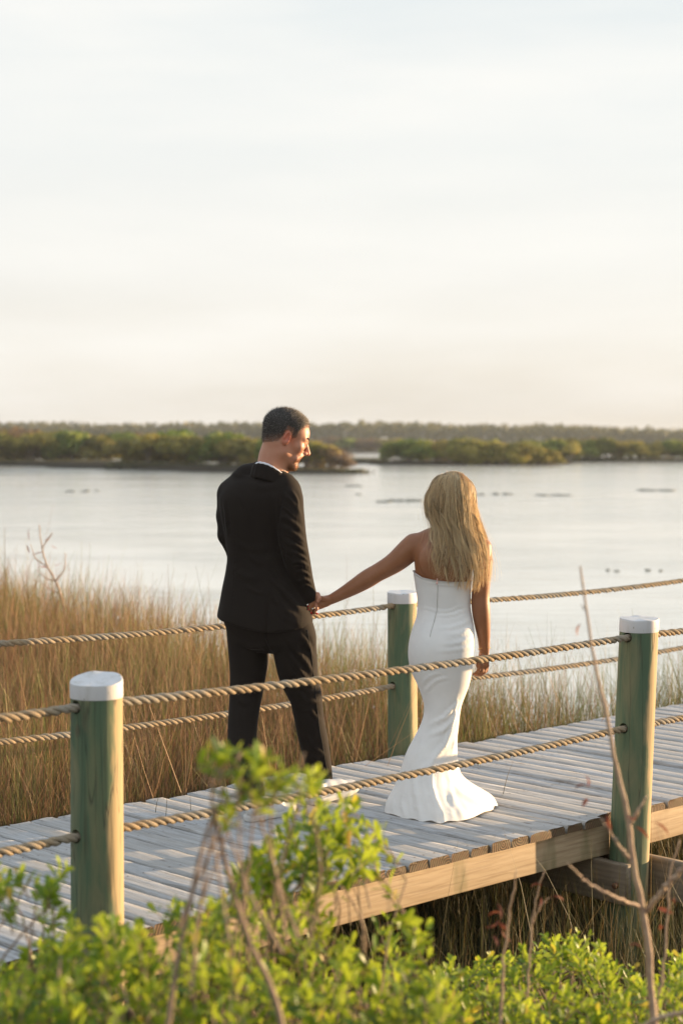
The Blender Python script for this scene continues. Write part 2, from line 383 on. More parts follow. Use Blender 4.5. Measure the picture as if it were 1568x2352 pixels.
# ------------------------------------------------------------------ boardwalk
bw = empty('boardwalk', (0, 0, 0), 'weathered grey plank boardwalk on pale timber joists crossing the marsh', 'boardwalk')
POST_W = -0.075
def solve_s(px, w, z, lo, hi):                    # where along the deck a post stands for it to appear where the photo has it
    for _ in range(60):
        m = (lo + hi) / 2; p = deck(m, w, z) - np.array([0, 0, CAMZ]); dp = p[1] * CP - p[2] * SP
        if 784 + FPX * p[0] / dp < px: lo = m
        else: hi = m
    return lo
NEAR_POSTS = [(solve_s(222.0, POST_W, .5, -3, 1), 224), (solve_s(1449.0, POST_W, .0, 0, 5), 1463)]
rr_ = np.random.default_rng(3)
M_NAILH = m_plain('rusty_nail_head', (.05, .035, .028), (.12, .075, .05), 200, .6)
def plank(s, wid, len0, len1, dz, rot):
    n = 26; L = len1 - len0
    sec = np.array([(-.5, -.034), (-.5, -.013), (-.482, -.005), (-.43, -.001), (-.2, 0.0), (0, 0.0), (.2, 0.0), (.43, -.001), (.482, -.005), (.5, -.013), (.5, -.034)])
    u = np.linspace(0, L, n)
    ph = rr_.uniform(0, 6, 8); cup = rr_.uniform(-.0025, .004)
    e0 = .003 * np.sin(u * 5 + ph[0]) + .002 * np.sin(u * 17 + ph[1]) + rr_.normal(0, .0012, n)
    e1 = .003 * np.sin(u * 4 + ph[2]) + .002 * np.sin(u * 19 + ph[3]) + rr_.normal(0, .0012, n)
    tz = .002 * np.sin(u * 3 + ph[4]) + rr_.normal(0, .0005, n)
    V = np.zeros((n, len(sec), 3))
    V[:, :, 0] = len0 + u[:, None]
    V[:, :, 1] = sec[None, :, 0] * wid
    V[:, :3, 1] += e0[:, None]; V[:, -3:, 1] += e1[:, None]
    V[:, :, 2] = sec[None, :, 1] + dz + tz[:, None] * (sec[None, :, 1] > -.03) + cup * (sec[None, :, 0] * 2) ** 2
    V[:, 0, 2] = -.038; V[:, -1, 2] = -.038
    endx = rr_.normal(0, .0022, len(sec)); V[0, :, 0] += endx; V[-1, :, 0] += rr_.normal(0, .004, len(sec))
    k = len(sec); V = V.reshape(-1, 3)
    i = np.arange(n - 1)[:, None] * k; j = np.arange(k)[None, :]; jn = (j + 1) % k
    Q = np.stack([i + j, i + jn, i + k + jn, i + k + j], -1).reshape(-1, 4)
    c0 = V[:k].mean(0); c1 = V[-k:].mean(0)
    V = np.vstack([V, V[:k], V[(n - 1) * k:n * k], c0, c1]); b0 = n * k; jj = np.arange(k); jn = (jj + 1) % k
    T0 = np.stack([np.full(k, b0 + 2 * k), b0 + jn, b0 + jj], -1); T1 = np.stack([np.full(k, b0 + 2 * k + 1), b0 + k + jj, b0 + k + jn], -1)
    T = np.vstack([T0, T1]); nails = []
    for nx in (.055, .62, 1.15, DW - .05):
        for ny in (-.028, .030):
            an = np.linspace(0, 2 * np.pi, 7)[:-1]; b1 = len(V); rn = rr_.uniform(.0038, .0052)
            V = np.vstack([V, np.stack([nx + rr_.normal(0, .004) + rn * np.cos(an), ny + rr_.normal(0, .004) + rn * np.sin(an), np.full(6, dz + .0035)], -1)])
            nails += [[b1, b1 + 1, b1 + 2], [b1, b1 + 2, b1 + 3], [b1, b1 + 3, b1 + 4], [b1, b1 + 4, b1 + 5]]
    T = np.vstack([T, np.array(nails)])
    me = mesh_data('plank', V, [Q, T], [M_PLANK, M_END, M_NAILH], smooth=True, fmat=[0] * len(Q) + [1] * (2 * k) + [2] * len(nails))
    sm = np.ones(len(me.polygons), bool); sm[len(Q):] = False; me.polygons.foreach_set('use_smooth', sm)
    o = obj('plank', me, bw, deck(s, 0))
    o.rotation_euler = (0, 0, math.atan2(NN[1], NN[0]) + rot)
    return o
s = -2.9
FAR_POST_S = None
far_s = solve_s(925.0, DW + .085, .45, -1, 8)
while s < 7.4:
    pw = rr_.normal(.1165, .002)
    a = rr_.normal(0, .0055); b = DW + rr_.normal(0, .014)
    for ps, _ in NEAR_POSTS:
        if abs(s + pw / 2 - ps) < 0.145: a = max(a, 0.030)
    if abs(s + pw / 2 - far_s) < 0.16: b = min(b, DW - 0.012)
    plank(s + pw / 2, pw, a, b, rr_.normal(0, .0026), rr_.normal(0, .0028))
    s += pw + abs(rr_.normal(.0085, .0035)) + .002
def timber(name, s0, w0, s1, w1, zc, thick, depth, m, n=24, parent=bw):
    """a sawn board from (s0,w0) to (s1,w1), local x along it"""
    p0, p1 = deck(s0, w0, zc), deck(s1, w1, zc); L = np.linalg.norm(p1 - p0)
    u = np.linspace(0, L, n); sec = np.array([(-.5, -.47), (-.47, -.5), (.47, -.5), (.5, -.47), (.5, .47), (.47, .5), (-.47, .5), (-.5, .47)])
    V = np.zeros((n, 8, 3)); V[:, :, 0] = u[:, None]; V[:, :, 1] = sec[:, 0] * thick; V[:, :, 2] = sec[:, 1] * depth
    V[:, :, 2] += (.002 * np.sin(u * 2.2) + rr_.normal(0, .0006, n))[:, None]
    V = V.reshape(-1, 3); i = np.arange(n - 1)[:, None] * 8; j = np.arange(8)[None, :]; jn = (j + 1) % 8
    Q = np.stack([i + j, i + jn, i + 8 + jn, i + 8 + j], -1).reshape(-1, 4)
    me = bpy.data.meshes.new(name)
    me = mesh_data(name, V, [Q, np.array([np.arange(8)[::-1], (n - 1) * 8 + np.arange(8)])], [m], smooth=False)
    o = obj(name, me, parent, p0); o.rotation_euler = (0, 0, math.atan2(p1[1] - p0[1], p1[0] - p0[0])); return o
for w in (0.052, 0.61, 1.14, DW - 0.05):
    timber('joist', -3.0, w, 7.5, w, -.0395 - .075, .045, .145, M_JOIST, 60)
for ps, _ in NEAR_POSTS:
    for sgn in (-1, 1):
        timber('cross_beam', ps + sgn * .108, -0.14 if sgn < 0 else -0.30, ps + sgn * .108, DW + .2, -.19 - .094, .042, .182, M_BEAM)
# bolts through the cross beams
def bolt(p, d, parent):
    V, F = tube([p, p + np.array(d) * .02], .014, 6); return obj('bolt', mesh_data('bolt', V, F, [m_plain('rusty_bolt', (.10, .05, .03), (.2, .09, .04), 90)], smooth=False), parent)
bolt(deck(NEAR_POSTS[1][0] - .13, POST_W - 0.02, -.29), (-DD[0], -DD[1], 0), bw)

# ------------------------------------------------------------------ posts with bored holes
HZ1, HZ2, HZ3 = 0.817, 0.388, 0.408
def post(x, y, top, rad, lean, label, h1=HZ1, h2=HZ2, cap=0.06, slant=0.0):
    n, bot = 56, -1.5
    zs = np.concatenate([np.linspace(bot, top - cap, 60)])
    ph = np.random.default_rng(int(abs(x) * 1000)).uniform(0, 6, 6)
    thv = np.linspace(0, 2 * np.pi, n, endpoint=False)
    def rad_at(z): return rad * (1.0 + 0.045 * (top - z) / 1.5)
    def ring(z, r):
        rad_ = r * (1 + .010 * np.sin(3 * thv + ph[0] + z) + .006 * np.sin(7 * thv + ph[1] + 2 * z))
        return np.stack([rad_ * np.cos(thv) + lean[0] * z, rad_ * np.sin(thv) + lean[1] * z, np.full(n, z)], -1)
    def solid(zl, rl, name, m):
        V = np.vstack([ring(z, r) for z, r in zip(zl, rl)]); k = len(zl)
        i = np.arange(k - 1)[:, None] * n; j = np.arange(n)[None, :]; jn = (j + 1) % n
        Q = np.stack([i + j, i + jn, i + n + jn, i + n + j], -1).reshape(-1, 4)
        V = np.vstack([V, V[:n].mean(0), V[(k - 1) * n:k * n].mean(0)]); c0, c1 = len(V) - 2, len(V) - 1
        jj = np.arange(n); jn = (jj + 1) % n
        T = np.vstack([np.stack([np.full(n, c0), jn, jj], -1), np.stack([np.full(n, c1), (k - 1) * n + jj, (k - 1) * n + jn], -1)])
        return mesh_data(name, V, [Q, T], [m])
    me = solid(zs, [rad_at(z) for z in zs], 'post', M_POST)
    o = obj('post', me, None, (x, y, 0))
    for hz in (h1, h2):
        c = np.array([lean[0] * hz, lean[1] * hz, hz]); dv = np.array([DD[0], DD[1], 0])
        V, F = tube([c - dv * .3, c + dv * .3], .0235, 20)
        V = V + np.array([x, y, 0])
        cut = obj('cutter', mesh_data('cutter', V, F, [M_POST]))
        md = o.modifiers.new('bore', 'BOOLEAN'); md.object = cut; md.operation = 'DIFFERENCE'; md.solver = 'EXACT'
        dg = bpy.context.evaluated_depsgraph_get(); dg.update()
        nm = bpy.data.meshes.new_from_object(o.evaluated_get(dg)); o.modifiers.clear(); o.data = nm
        bpy.data.objects.remove(cut)
    o.data.polygons.foreach_set('use_smooth', np.ones(len(o.data.polygons), bool))
    try: o.data.set_sharp_from_angle(angle=R(40))
    except Exception: pass
    tag(o, label, 'post', 'mooring style posts along the boardwalk')
    r = rad_at(top) + .0018
    zl = [top - cap - .0, top - cap + .004, top - .012, top - .0045, top - .0015, top]; rl = [r - .001, r, r, r - .0003, r - .0012, r - .004]
    cm = solid(zl, rl, 'white_cap', M_PAINT)
    cv = np.empty(len(cm.vertices) * 3, np.float32); cm.vertices.foreach_get('co', cv); cv = cv.reshape(-1, 3); hi = np.clip((cv[:, 2] - (top - .012)) / .004, 0, 1); cv[:, 2] += hi * (slant * cv[:, 1] / rad + .0016 * np.sin(cv[:, 0] * 70 + ph[2])); cm.vertices.foreach_set('co', cv.ravel()); cm.update()
    cm.polygons.foreach_set('use_smooth', np.ones(len(cm.polygons), bool))
    try: cm.set_sharp_from_angle(angle=R(22))
    except Exception: pass
    obj('white_cap', cm, o)
    return o
p1 = deck(NEAR_POSTS[0][0], POST_W); p2 = deck(NEAR_POSTS[1][0], POST_W); p3 = deck(far_s, DW + .085)
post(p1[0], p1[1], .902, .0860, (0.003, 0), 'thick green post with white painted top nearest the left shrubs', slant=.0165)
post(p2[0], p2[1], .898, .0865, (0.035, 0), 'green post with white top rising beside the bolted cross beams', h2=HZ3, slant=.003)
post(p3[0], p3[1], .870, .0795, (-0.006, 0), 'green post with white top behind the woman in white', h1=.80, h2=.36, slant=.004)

# ------------------------------------------------------------------ ropes
def rope(anch, label, sag=.016):
    """anch: points the rope passes through (inside the posts)"""
    pts = []
    for k in range(len(anch) - 1):
        a, b = np.array(anch[k]), np.array(anch[k + 1]); u = np.linspace(0, 1, 60)[:, None]
        p = a + (b - a) * u; p[:, 2] -= 4 * sag * (u * (1 - u))[:, 0]
        pts.append(p if k == 0 else p[1:])
    P = np.vstack(pts); L = np.concatenate([[0], np.cumsum(np.linalg.norm(np.diff(P, axis=0), axis=1))])
    lead = .112; n = int(L[-1] / lead * 14); u = np.linspace(0, L[-1], n)
    C = np.stack([np.interp(u, L, P[:, k]) for k in range(3)], -1)
    T = np.gradient(C, axis=0); T /= np.linalg.norm(T, axis=1)[:, None]
    A = np.cross(T, [0, 0, 1.]); A /= np.linalg.norm(A, axis=1)[:, None]; B = np.cross(A, T)
    parts = []
    for q in range(3):
        a = -u / lead * 2 * np.pi + q * 2 * np.pi / 3 + .35 * np.sin(u * 3 + q) + .5 * np.sin(u * 1.3 + len(label))
        hp = C + (A * np.cos(a)[:, None] + B * np.sin(a)[:, None]) * (.0080 + .0007 * np.sin(u * 31 + q * 2.1) + .0004 * np.sin(u * 7.7))[:, None]
        parts.append(tube(hp, .0082 + .0008 * np.sin(u * 23 + q * 2) + .0004 * np.sin(u * 61 + q), 9))
    # loose fibres standing off the lay
    rg = np.random.default_rng(len(label)); nf = int(L[-1] * 900)
    ui = rg.uniform(0, L[-1], nf); ci = np.stack([np.interp(ui, L, P[:, k]) for k in range(3)], -1)
    aa = rg.uniform(0, 2 * np.pi, nf); Ai = np.stack([np.interp(ui, u, A[:, k]) for k in range(3)], -1); Bi = np.stack([np.interp(ui, u, B[:, k]) for k in range(3)], -1)
    Ti = np.stack([np.interp(ui, u, T[:, k]) for k in range(3)], -1)
    rad = Ai * np.cos(aa)[:, None] + Bi * np.sin(aa)[:, None]
    a0 = ci + rad * .0145; ln = rg.uniform(.004, .013, nf)[:, None]
    a1 = a0 + (rad * .6 + Ti * rg.uniform(-1, 1, nf)[:, None]) * ln
    side = np.cross(rad, Ti) * .0005
    Vf = np.stack([a0 - side, a0 + side, a1], 1).reshape(-1, 3); Ff = np.arange(nf * 3).reshape(-1, 3)
    parts.append((Vf, [Ff]))
    V, F = join(parts)
    c = V.mean(0) * 0
    return tag(obj('rope', mesh_data('rope', V, F, [M_ROPE])), label, 'rope', 'twisted ropes strung between the posts')
def hole(p, lean, z): return np.array([p[0] + lean[0] * z, p[1] + lean[1] * z, z])
l1, l2, l3 = (.003, 0), (.035, 0), (-.006, 0)
def dpt(s, w, z): return deck(s, w, z)
rope([dpt(NEAR_POSTS[0][0] - 3.05, POST_W, HZ1 + .01), hole(p1, l1, HZ1), hole(p2, l2, HZ1), dpt(NEAR_POSTS[1][0] + 3.05, POST_W, HZ1 + .01)], 'upper twisted tan rope on the near side, passing in front of the couple')
rope([dpt(NEAR_POSTS[0][0] - 3.05, POST_W, HZ2 + .01), hole(p1, l1, HZ2), hole(p2, l2, HZ3), dpt(NEAR_POSTS[1][0] + 3.05, POST_W, HZ3 + .02)], 'lower twisted tan rope on the near side, crossing the dress hem')
rope([dpt(far_s - 3.05, DW + .085, .81), hole(p3, l3, .80), dpt(far_s + 3.05, DW + .085, .80)], 'upper twisted rope behind the couple against the water', .03)
rope([dpt(far_s - 3.05, DW + .085, .37), hole(p3, l3, .36), dpt(far_s + 3.05, DW + .085, .36)], 'lower twisted rope behind the couple against the tall grass', .03)
# ------------------------------------------------------------------ sculpting: signed distance fields -> one smooth mesh
class Field:
    def __init__(s, lo, hi, h):
        s.lo = np.array(lo, float); s.h = h
        s.n = np.ceil((np.array(hi) - s.lo) / h).astype(int) + 1
        s.F = np.full(s.n, 1.0, np.float32)
        s.ax = [s.lo[i] + np.arange(s.n[i]) * h for i in range(3)]
    def win(s, lo, hi):
        a = np.clip(np.floor((np.array(lo) - s.lo) / s.h).astype(int), 0, s.n - 1)
        b = np.clip(np.ceil((np.array(hi) - s.lo) / s.h).astype(int) + 1, 1, s.n)
        sl = tuple(slice(a[i], max(b[i], a[i] + 1)) for i in range(3))
        P = np.stack(np.meshgrid(*[s.ax[i][sl[i]] for i in range(3)], indexing='ij'), -1)
        return sl, P
    def put(s, d, sl, k, op='+'):
        F = s.F[sl]; d = d.astype(np.float32)
        if op == '+':
            h = np.maximum(k - np.abs(F - d), 0) / k; s.F[sl] = np.minimum(F, d) - h * h * k * .25
        elif op == '-':
            d = -d; h = np.maximum(k - np.abs(F - d), 0) / k; s.F[sl] = np.maximum(F, d) + h * h * k * .25
        else: s.F[sl] = np.maximum(F, d)
    def cap(s, a, b, ra, rb, k=.01, op='+', flat=None):
        a, b = np.array(a, float), np.array(b, float); m = max(ra, rb) + k + .03
        sl, P = s.win(np.minimum(a, b) - m, np.maximum(a, b) + m)
        ab = b - a; t = np.clip(((P - a) @ ab) / (ab @ ab + 1e-12), 0, 1)
        v = P - a - t[..., None] * ab
        if flat is not None:                       # flat=(axis, factor): the section is squashed along the axis
            ax = np.array(flat[0], float); ax /= np.linalg.norm(ax); c = v @ ax
            v = v + (c * (1 / flat[1] - 1))[..., None] * ax
        s.put(np.linalg.norm(v, axis=-1) - (ra + (rb - ra) * t), sl, k, op)
    def chain(s, pts, rad, k=.01, op='+', flat=None):
        for i in range(len(pts) - 1): s.cap(pts[i], pts[i + 1], rad[i], rad[i + 1], k, op, flat)
    def ell(s, c, r, Rm=None, k=.01, op='+'):
        c, r = np.array(c, float), np.array(r, float); Rm = np.eye(3) if Rm is None else Rm
        m = r.max() + k + .03; sl, P = s.win(c - m, c + m)
        q = (P - c) @ Rm                            # columns of Rm = local axes
        k0 = np.linalg.norm(q / r, axis=-1); k1 = np.linalg.norm(q / (r * r), axis=-1) + 1e-9
        s.put(k0 * (k0 - 1) / k1, sl, k, op)
    def loft(s, z, cx, cy, a, b, yaw, k=.01, op='+', p=2.0):
        """stack of superellipses: arrays over ascending z; a across (right axis), b along facing"""
        z, cx, cy, a, b = [np.asarray(v, float) for v in (z, cx, cy, a, b)]
        yaw = np.broadcast_to(np.asarray(yaw, float), z.shape)
        m = max(a.max(), b.max()) + k + .03
        sl, P = s.win((cx.min() - m, cy.min() - m, z[0] - k - .02), (cx.max() + m, cy.max() + m, z[-1] + k + .02))
        zz = s.ax[2][sl[2]]; zf = np.linspace(z[0], z[-1], 200)
        def it(v):
            f = catmull(np.stack([z, v], -1), 400); return np.interp(np.clip(zz, z[0], z[-1]), f[:, 0], f[:, 1])[None, None, :]
        A, B, Cx, Cy, Yw = it(a), it(b), it(cx), it(cy), it(yaw)
        dx, dy = P[..., 0] - Cx, P[..., 1] - Cy
        u = dx * np.cos(Yw) - dy * np.sin(Yw); v = dx * np.sin(Yw) + dy * np.cos(Yw)
        k0 = (np.abs(u / A) ** p + np.abs(v / B) ** p) ** (1 / p) + 1e-9
        k1 = np.sqrt((u / A**2) ** 2 + (v / B**2) ** 2) / (np.sqrt((u / A) ** 2 + (v / B) ** 2) + 1e-9)
        d = (k0 - 1) / (k1 + 1e-9)
        d = np.maximum(d, np.maximum(P[..., 2] - z[-1], z[0] - P[..., 2]))
        s.put(d, sl, k, op)
    def mesh(s):
        F = s.F; n = np.array(F.shape); ins = F < 0
        c = [ins[i:n[0] - 1 + i, j:n[1] - 1 + j, k:n[2] - 1 + k] for i in (0, 1) for j in (0, 1) for k in (0, 1)]
        cnt = sum(x.astype(np.int8) for x in c); act = (cnt > 0) & (cnt < 8)
        I = np.argwhere(act); idx = np.full(act.shape, -1, np.int64); idx[act] = np.arange(len(I))
        off = np.array([(i, j, k) for i in (0, 1) for j in (0, 1) for k in (0, 1)])
        val = np.stack([F[I[:, 0] + o[0], I[:, 1] + o[1], I[:, 2] + o[2]] for o in off], -1)
        acc = np.zeros((len(I), 3)); num = np.zeros(len(I))
        for a in range(8):
            for b in range(a + 1, 8):
                if np.abs(off[a] - off[b]).sum() != 1: continue
                m = (val[:, a] < 0) != (val[:, b] < 0); t = np.where(m, val[:, a] / np.where(m, val[:, a] - val[:, b], 1), 0)
                acc += np.where(m[:, None], off[a] + t[:, None] * (off[b] - off[a]), 0); num += m
        V = s.lo + (I + acc / num[:, None]) * s.h
        Q = []
        for ax in range(3):
            o1, o2 = [(1, 2), (2, 0), (0, 1)][ax]
            sh = [slice(None)] * 3; sh[ax] = slice(0, n[ax] - 1); sh2 = list(sh); sh2[ax] = slice(1, n[ax])
            A, B = ins[tuple(sh)], ins[tuple(sh2)]; E = np.argwhere(A != B)
            E = E[(E[:, o1] > 0) & (E[:, o2] > 0) & (E[:, o1] < n[o1] - 1) & (E[:, o2] < n[o2] - 1)]
            d1 = np.zeros(3, int); d1[o1] = 1; d2 = np.zeros(3, int); d2[o2] = 1
            g = lambda e: idx[e[:, 0], e[:, 1], e[:, 2]]
            q = np.stack([g(E - d1 - d2), g(E - d2), g(E), g(E - d1)], -1)
            fl = A[E[:, 0], E[:, 1], E[:, 2]]
            q[~fl] = q[~fl][:, ::-1]; Q.append(q)
        return V, np.vstack(Q)
    def sample(s, P):
        q = (P - s.lo) / s.h; i = np.clip(np.floor(q).astype(int), 0, s.n - 2); t = q - i
        out = 0
        for a in (0, 1):
            for b in (0, 1):
                for c in (0, 1):
                    w = (t[:, 0] if a else 1 - t[:, 0]) * (t[:, 1] if b else 1 - t[:, 1]) * (t[:, 2] if c else 1 - t[:, 2])
                    out = out + w * s.F[i[:, 0] + a, i[:, 1] + b, i[:, 2] + c]
        return out
def normals(V, Q):
    f = V[Q]; fn = np.cross(f[:, 2] - f[:, 0], f[:, 3] - f[:, 1]) if Q.shape[1] == 4 else np.cross(f[:, 1] - f[:, 0], f[:, 2] - f[:, 0])
    Nn = np.zeros_like(V)
    for k in range(Q.shape[1]): np.add.at(Nn, Q[:, k], fn)
    return Nn / (np.linalg.norm(Nn, axis=1)[:, None] + 1e-12)
def relax(V, Q, it=2, lam=.5):
    for _ in range(it):
        S = np.zeros_like(V); c = np.zeros(len(V))
        for k in range(4):
            a, b = Q[:, k], Q[:, (k + 1) % 4]
            np.add.at(S, a, V[b]); np.add.at(S, b, V[a]); np.add.at(c, a, 1); np.add.at(c, b, 1)
        V = V + lam * (S / np.maximum(c, 1)[:, None] - V)
    return V
def folds(V, Nn, lines):
    """soft cloth folds: each line = (polyline in 3-D, width, height); a ridge with a furrow beside it"""
    D = np.zeros(len(V))
    for pl, wd, ht in lines:
        pl = catmull(np.asarray(pl, float), 24)
        lo, hi = pl.min(0) - 4 * wd - .02, pl.max(0) + 4 * wd + .02
        m = np.where(np.all((V > lo) & (V < hi), axis=1))[0]
        if len(m) == 0: continue
        dd = np.linalg.norm(V[m][:, None, :] - pl[None], axis=-1); k = dd.argmin(1); d = dd.min(1)
        tp = np.sin(np.pi * np.clip((k + .5) / 24, 0, 1)) ** .7
        D[m] += ht * tp * (np.exp(-(d / wd) ** 2) - .45 * np.exp(-((d - 1.7 * wd) / wd) ** 2))
    return V + Nn * D[:, None]
def proj(V):
    v = V - np.array([0, 0, CAMZ]); dp = v[:, 1] * CP - v[:, 2] * SP
    return np.stack([784 + FPX * v[:, 0] / dp, 1176 - FPX * (v[:, 1] * SP + v[:, 2] * CP) / dp], -1)
def snap(V, Nn, pts, n=24, both=False):
    """points of the surface facing the photographer nearest to the given picture points"""
    uv = proj(V); fr = np.where(Nn[:, 1] < .1)[0]; out = []
    for p in catmull(np.asarray(pts, float), n):
        d = np.linalg.norm(uv[fr] - p, axis=1); c = fr[d < max(3.0, d.min() + 1.5)]
        out.append(c[V[c][:, 1].argmin()])
    return np.array(out)
def sfolds(V, Nn, lines):
    return folds(V, Nn, [(V[snap(V, Nn, pl)], w, h) for pl, w, h in lines])
def smooth_chain(pts, rad, n):
    A = catmull(np.column_stack([np.asarray(pts, float), np.asarray(rad, float)]), n); return A[:, :3], A[:, 3]
def frame(az, pitch=0.0, roll=0.0):
    """columns: right, forward, up for something facing azimuth az (from +Y towards +X), nose down by pitch"""
    f = np.array([math.sin(az) * math.cos(pitch), math.cos(az) * math.cos(pitch), -math.sin(pitch)])
    r = np.array([math.cos(az), -math.sin(az), 0.0]); u = np.cross(r, f)
    c, s_ = math.cos(roll), math.sin(roll)
    return np.stack([r * c + u * s_, f, u * c - r * s_], -1)

def m_skin(name, base, red, sss=0.12):
    m, nt = newmat(name)
    n1 = noise(nt, ocoord(nt, (1, 1, 1)), 22, 4); n2 = noise(nt, ocoord(nt, (1, 1, 1)), 300, 2)
    c = mixc(nt, ramp(nt, n1, [(0.3, 0.0), (0.7, 1.0)]), base, red)
    c = mixc(nt, attr(nt, 'flush'), c, (red[0] * 1.15, red[1] * .55, red[2] * .5))
    finish(nt, c, 0.48, n2, 0.12, 0.001, Subsurface_Weight=sss, Subsurface_Radius=(.012, .004, .002), Subsurface_Scale=1.0)
    return m
def m_cloth(name, base, rough, weave, bstr, sheen=0.0, transl=0.0, spec=.4):
    m, nt = newmat(name)
    n1 = noise(nt, ocoord(nt, (1, 1, 1)), weave, 2); n2 = noise(nt, ocoord(nt, (1, 1, 1)), 14, 3)
    c = mixc(nt, n2, tuple(b * .9 for b in base), tuple(min(1, b * 1.08) for b in base))
    h = maths(nt, 'ADD', maths(nt, 'MULTIPLY', n1, .25), n2)
    finish(nt, c, rough, h, bstr, 0.002, transl=transl, Specular_IOR_Level=spec, Sheen_Weight=sheen, Sheen_Roughness=0.4)
    return m
M_SKINM = m_skin('man_skin', (.50, .25, .155), (.46, .20, .12))
M_SKINW = m_skin('woman_skin', (.31, .130, .058), (.27, .108, .046), .07)
M_SUIT = m_cloth('black_suiting', (.0165, .0120, .0092), .85, 900, .25, .03, spec=.18)
M_SHIRT = m_cloth('white_shirt', (.78, .78, .82), .7, 700, .1)
M_DRESS = m_cloth('white_crepe', (.86, .85, .83), .62, 1200, .06, .1, .10)
M_SHOE = m_cloth('white_leather', (.60, .595, .585), .45, 250, .1)
M_SOLE = m_cloth('white_rubber', (.56, .55, .53), .6, 200, .1)
def m_hair(name, stops, rough=.38, transl=.25):
    m, nt = newmat(name)
    r = attr(nt, 'tint'); a = attr(nt, 'along')
    c = ramp(nt, r, stops)
    finish(nt, c, rough, transl=transl, Specular_IOR_Level=.55)
    return m
M_HAIRM = m_hair('short_dark_hair', [(0.0, (.014, .011, .009)), (.45, (.045, .036, .030)), (.7, (.16, .14, .125)), (1.0, (.55, .52, .48))], .5, .15)
M_BEARD = m_hair('ginger_beard', [(0.0, (.24, .12, .055)), (.6, (.44, .25, .125)), (1.0, (.60, .40, .22))], .5, .3)
M_BLONDE = m_hair('long_blonde_hair', [(0.0, (.21, .12, .055)), (.25, (.52, .345, .175)), (.6, (.87, .655, .37)), (1.0, (.98, .86, .59))], .36, .34)
M_CAPB = m_plain('hair_underlayer', (.13, .08, .038), (.22, .14, .07), 60, .6)  # darker than the strands: shade in the gaps between locks, put into the colour
def m_crop():
    m, nt = newmat('cropped_hair')
    n1 = noise(nt, ocoord(nt, (1, 1, 1)), 420, 2)
    c = mixc(nt, n1, (.020, .017, .015), (.085, .074, .065))
    finish(nt, mixc(nt, attr(nt, 'fade'), (.30, .155, .10), c), .75, n1, .4, .002)
    return m
M_CAPM = m_crop()
M_GOLD = m_plain('gold', (.70, .45, .16), (.80, .55, .22), 60, .25, 0.0, Metallic=1.0)
M_SILV = m_plain('silver', (.60, .58, .52), (.72, .70, .66), 60, .25, 0.0, Metallic=1.0)
M_NAIL = m_plain('red_nail_varnish', (.50, .012, .012), (.58, .02, .015), 60, .2, 0.0)
M_PINK = m_plain('pink_crystal', (.72, .40, .34), (.80, .52, .46), 300, .15, 0.0)
M_DARK = m_plain('dark_seam', (.006, .006, .006), (.012, .012, .012), 80, .8, 0.0)
M_BTN = m_plain('horn_button', (.10, .08, .06), (.2, .17, .14), 200, .2, 0.0)
M_EYE = m_plain('eye', (.30, .26, .22), (.36, .32, .28), 60, .1, 0.0)
M_TEETH = m_plain('teeth', (.72, .68, .60), (.76, .72, .66), 60, .3, 0.0)

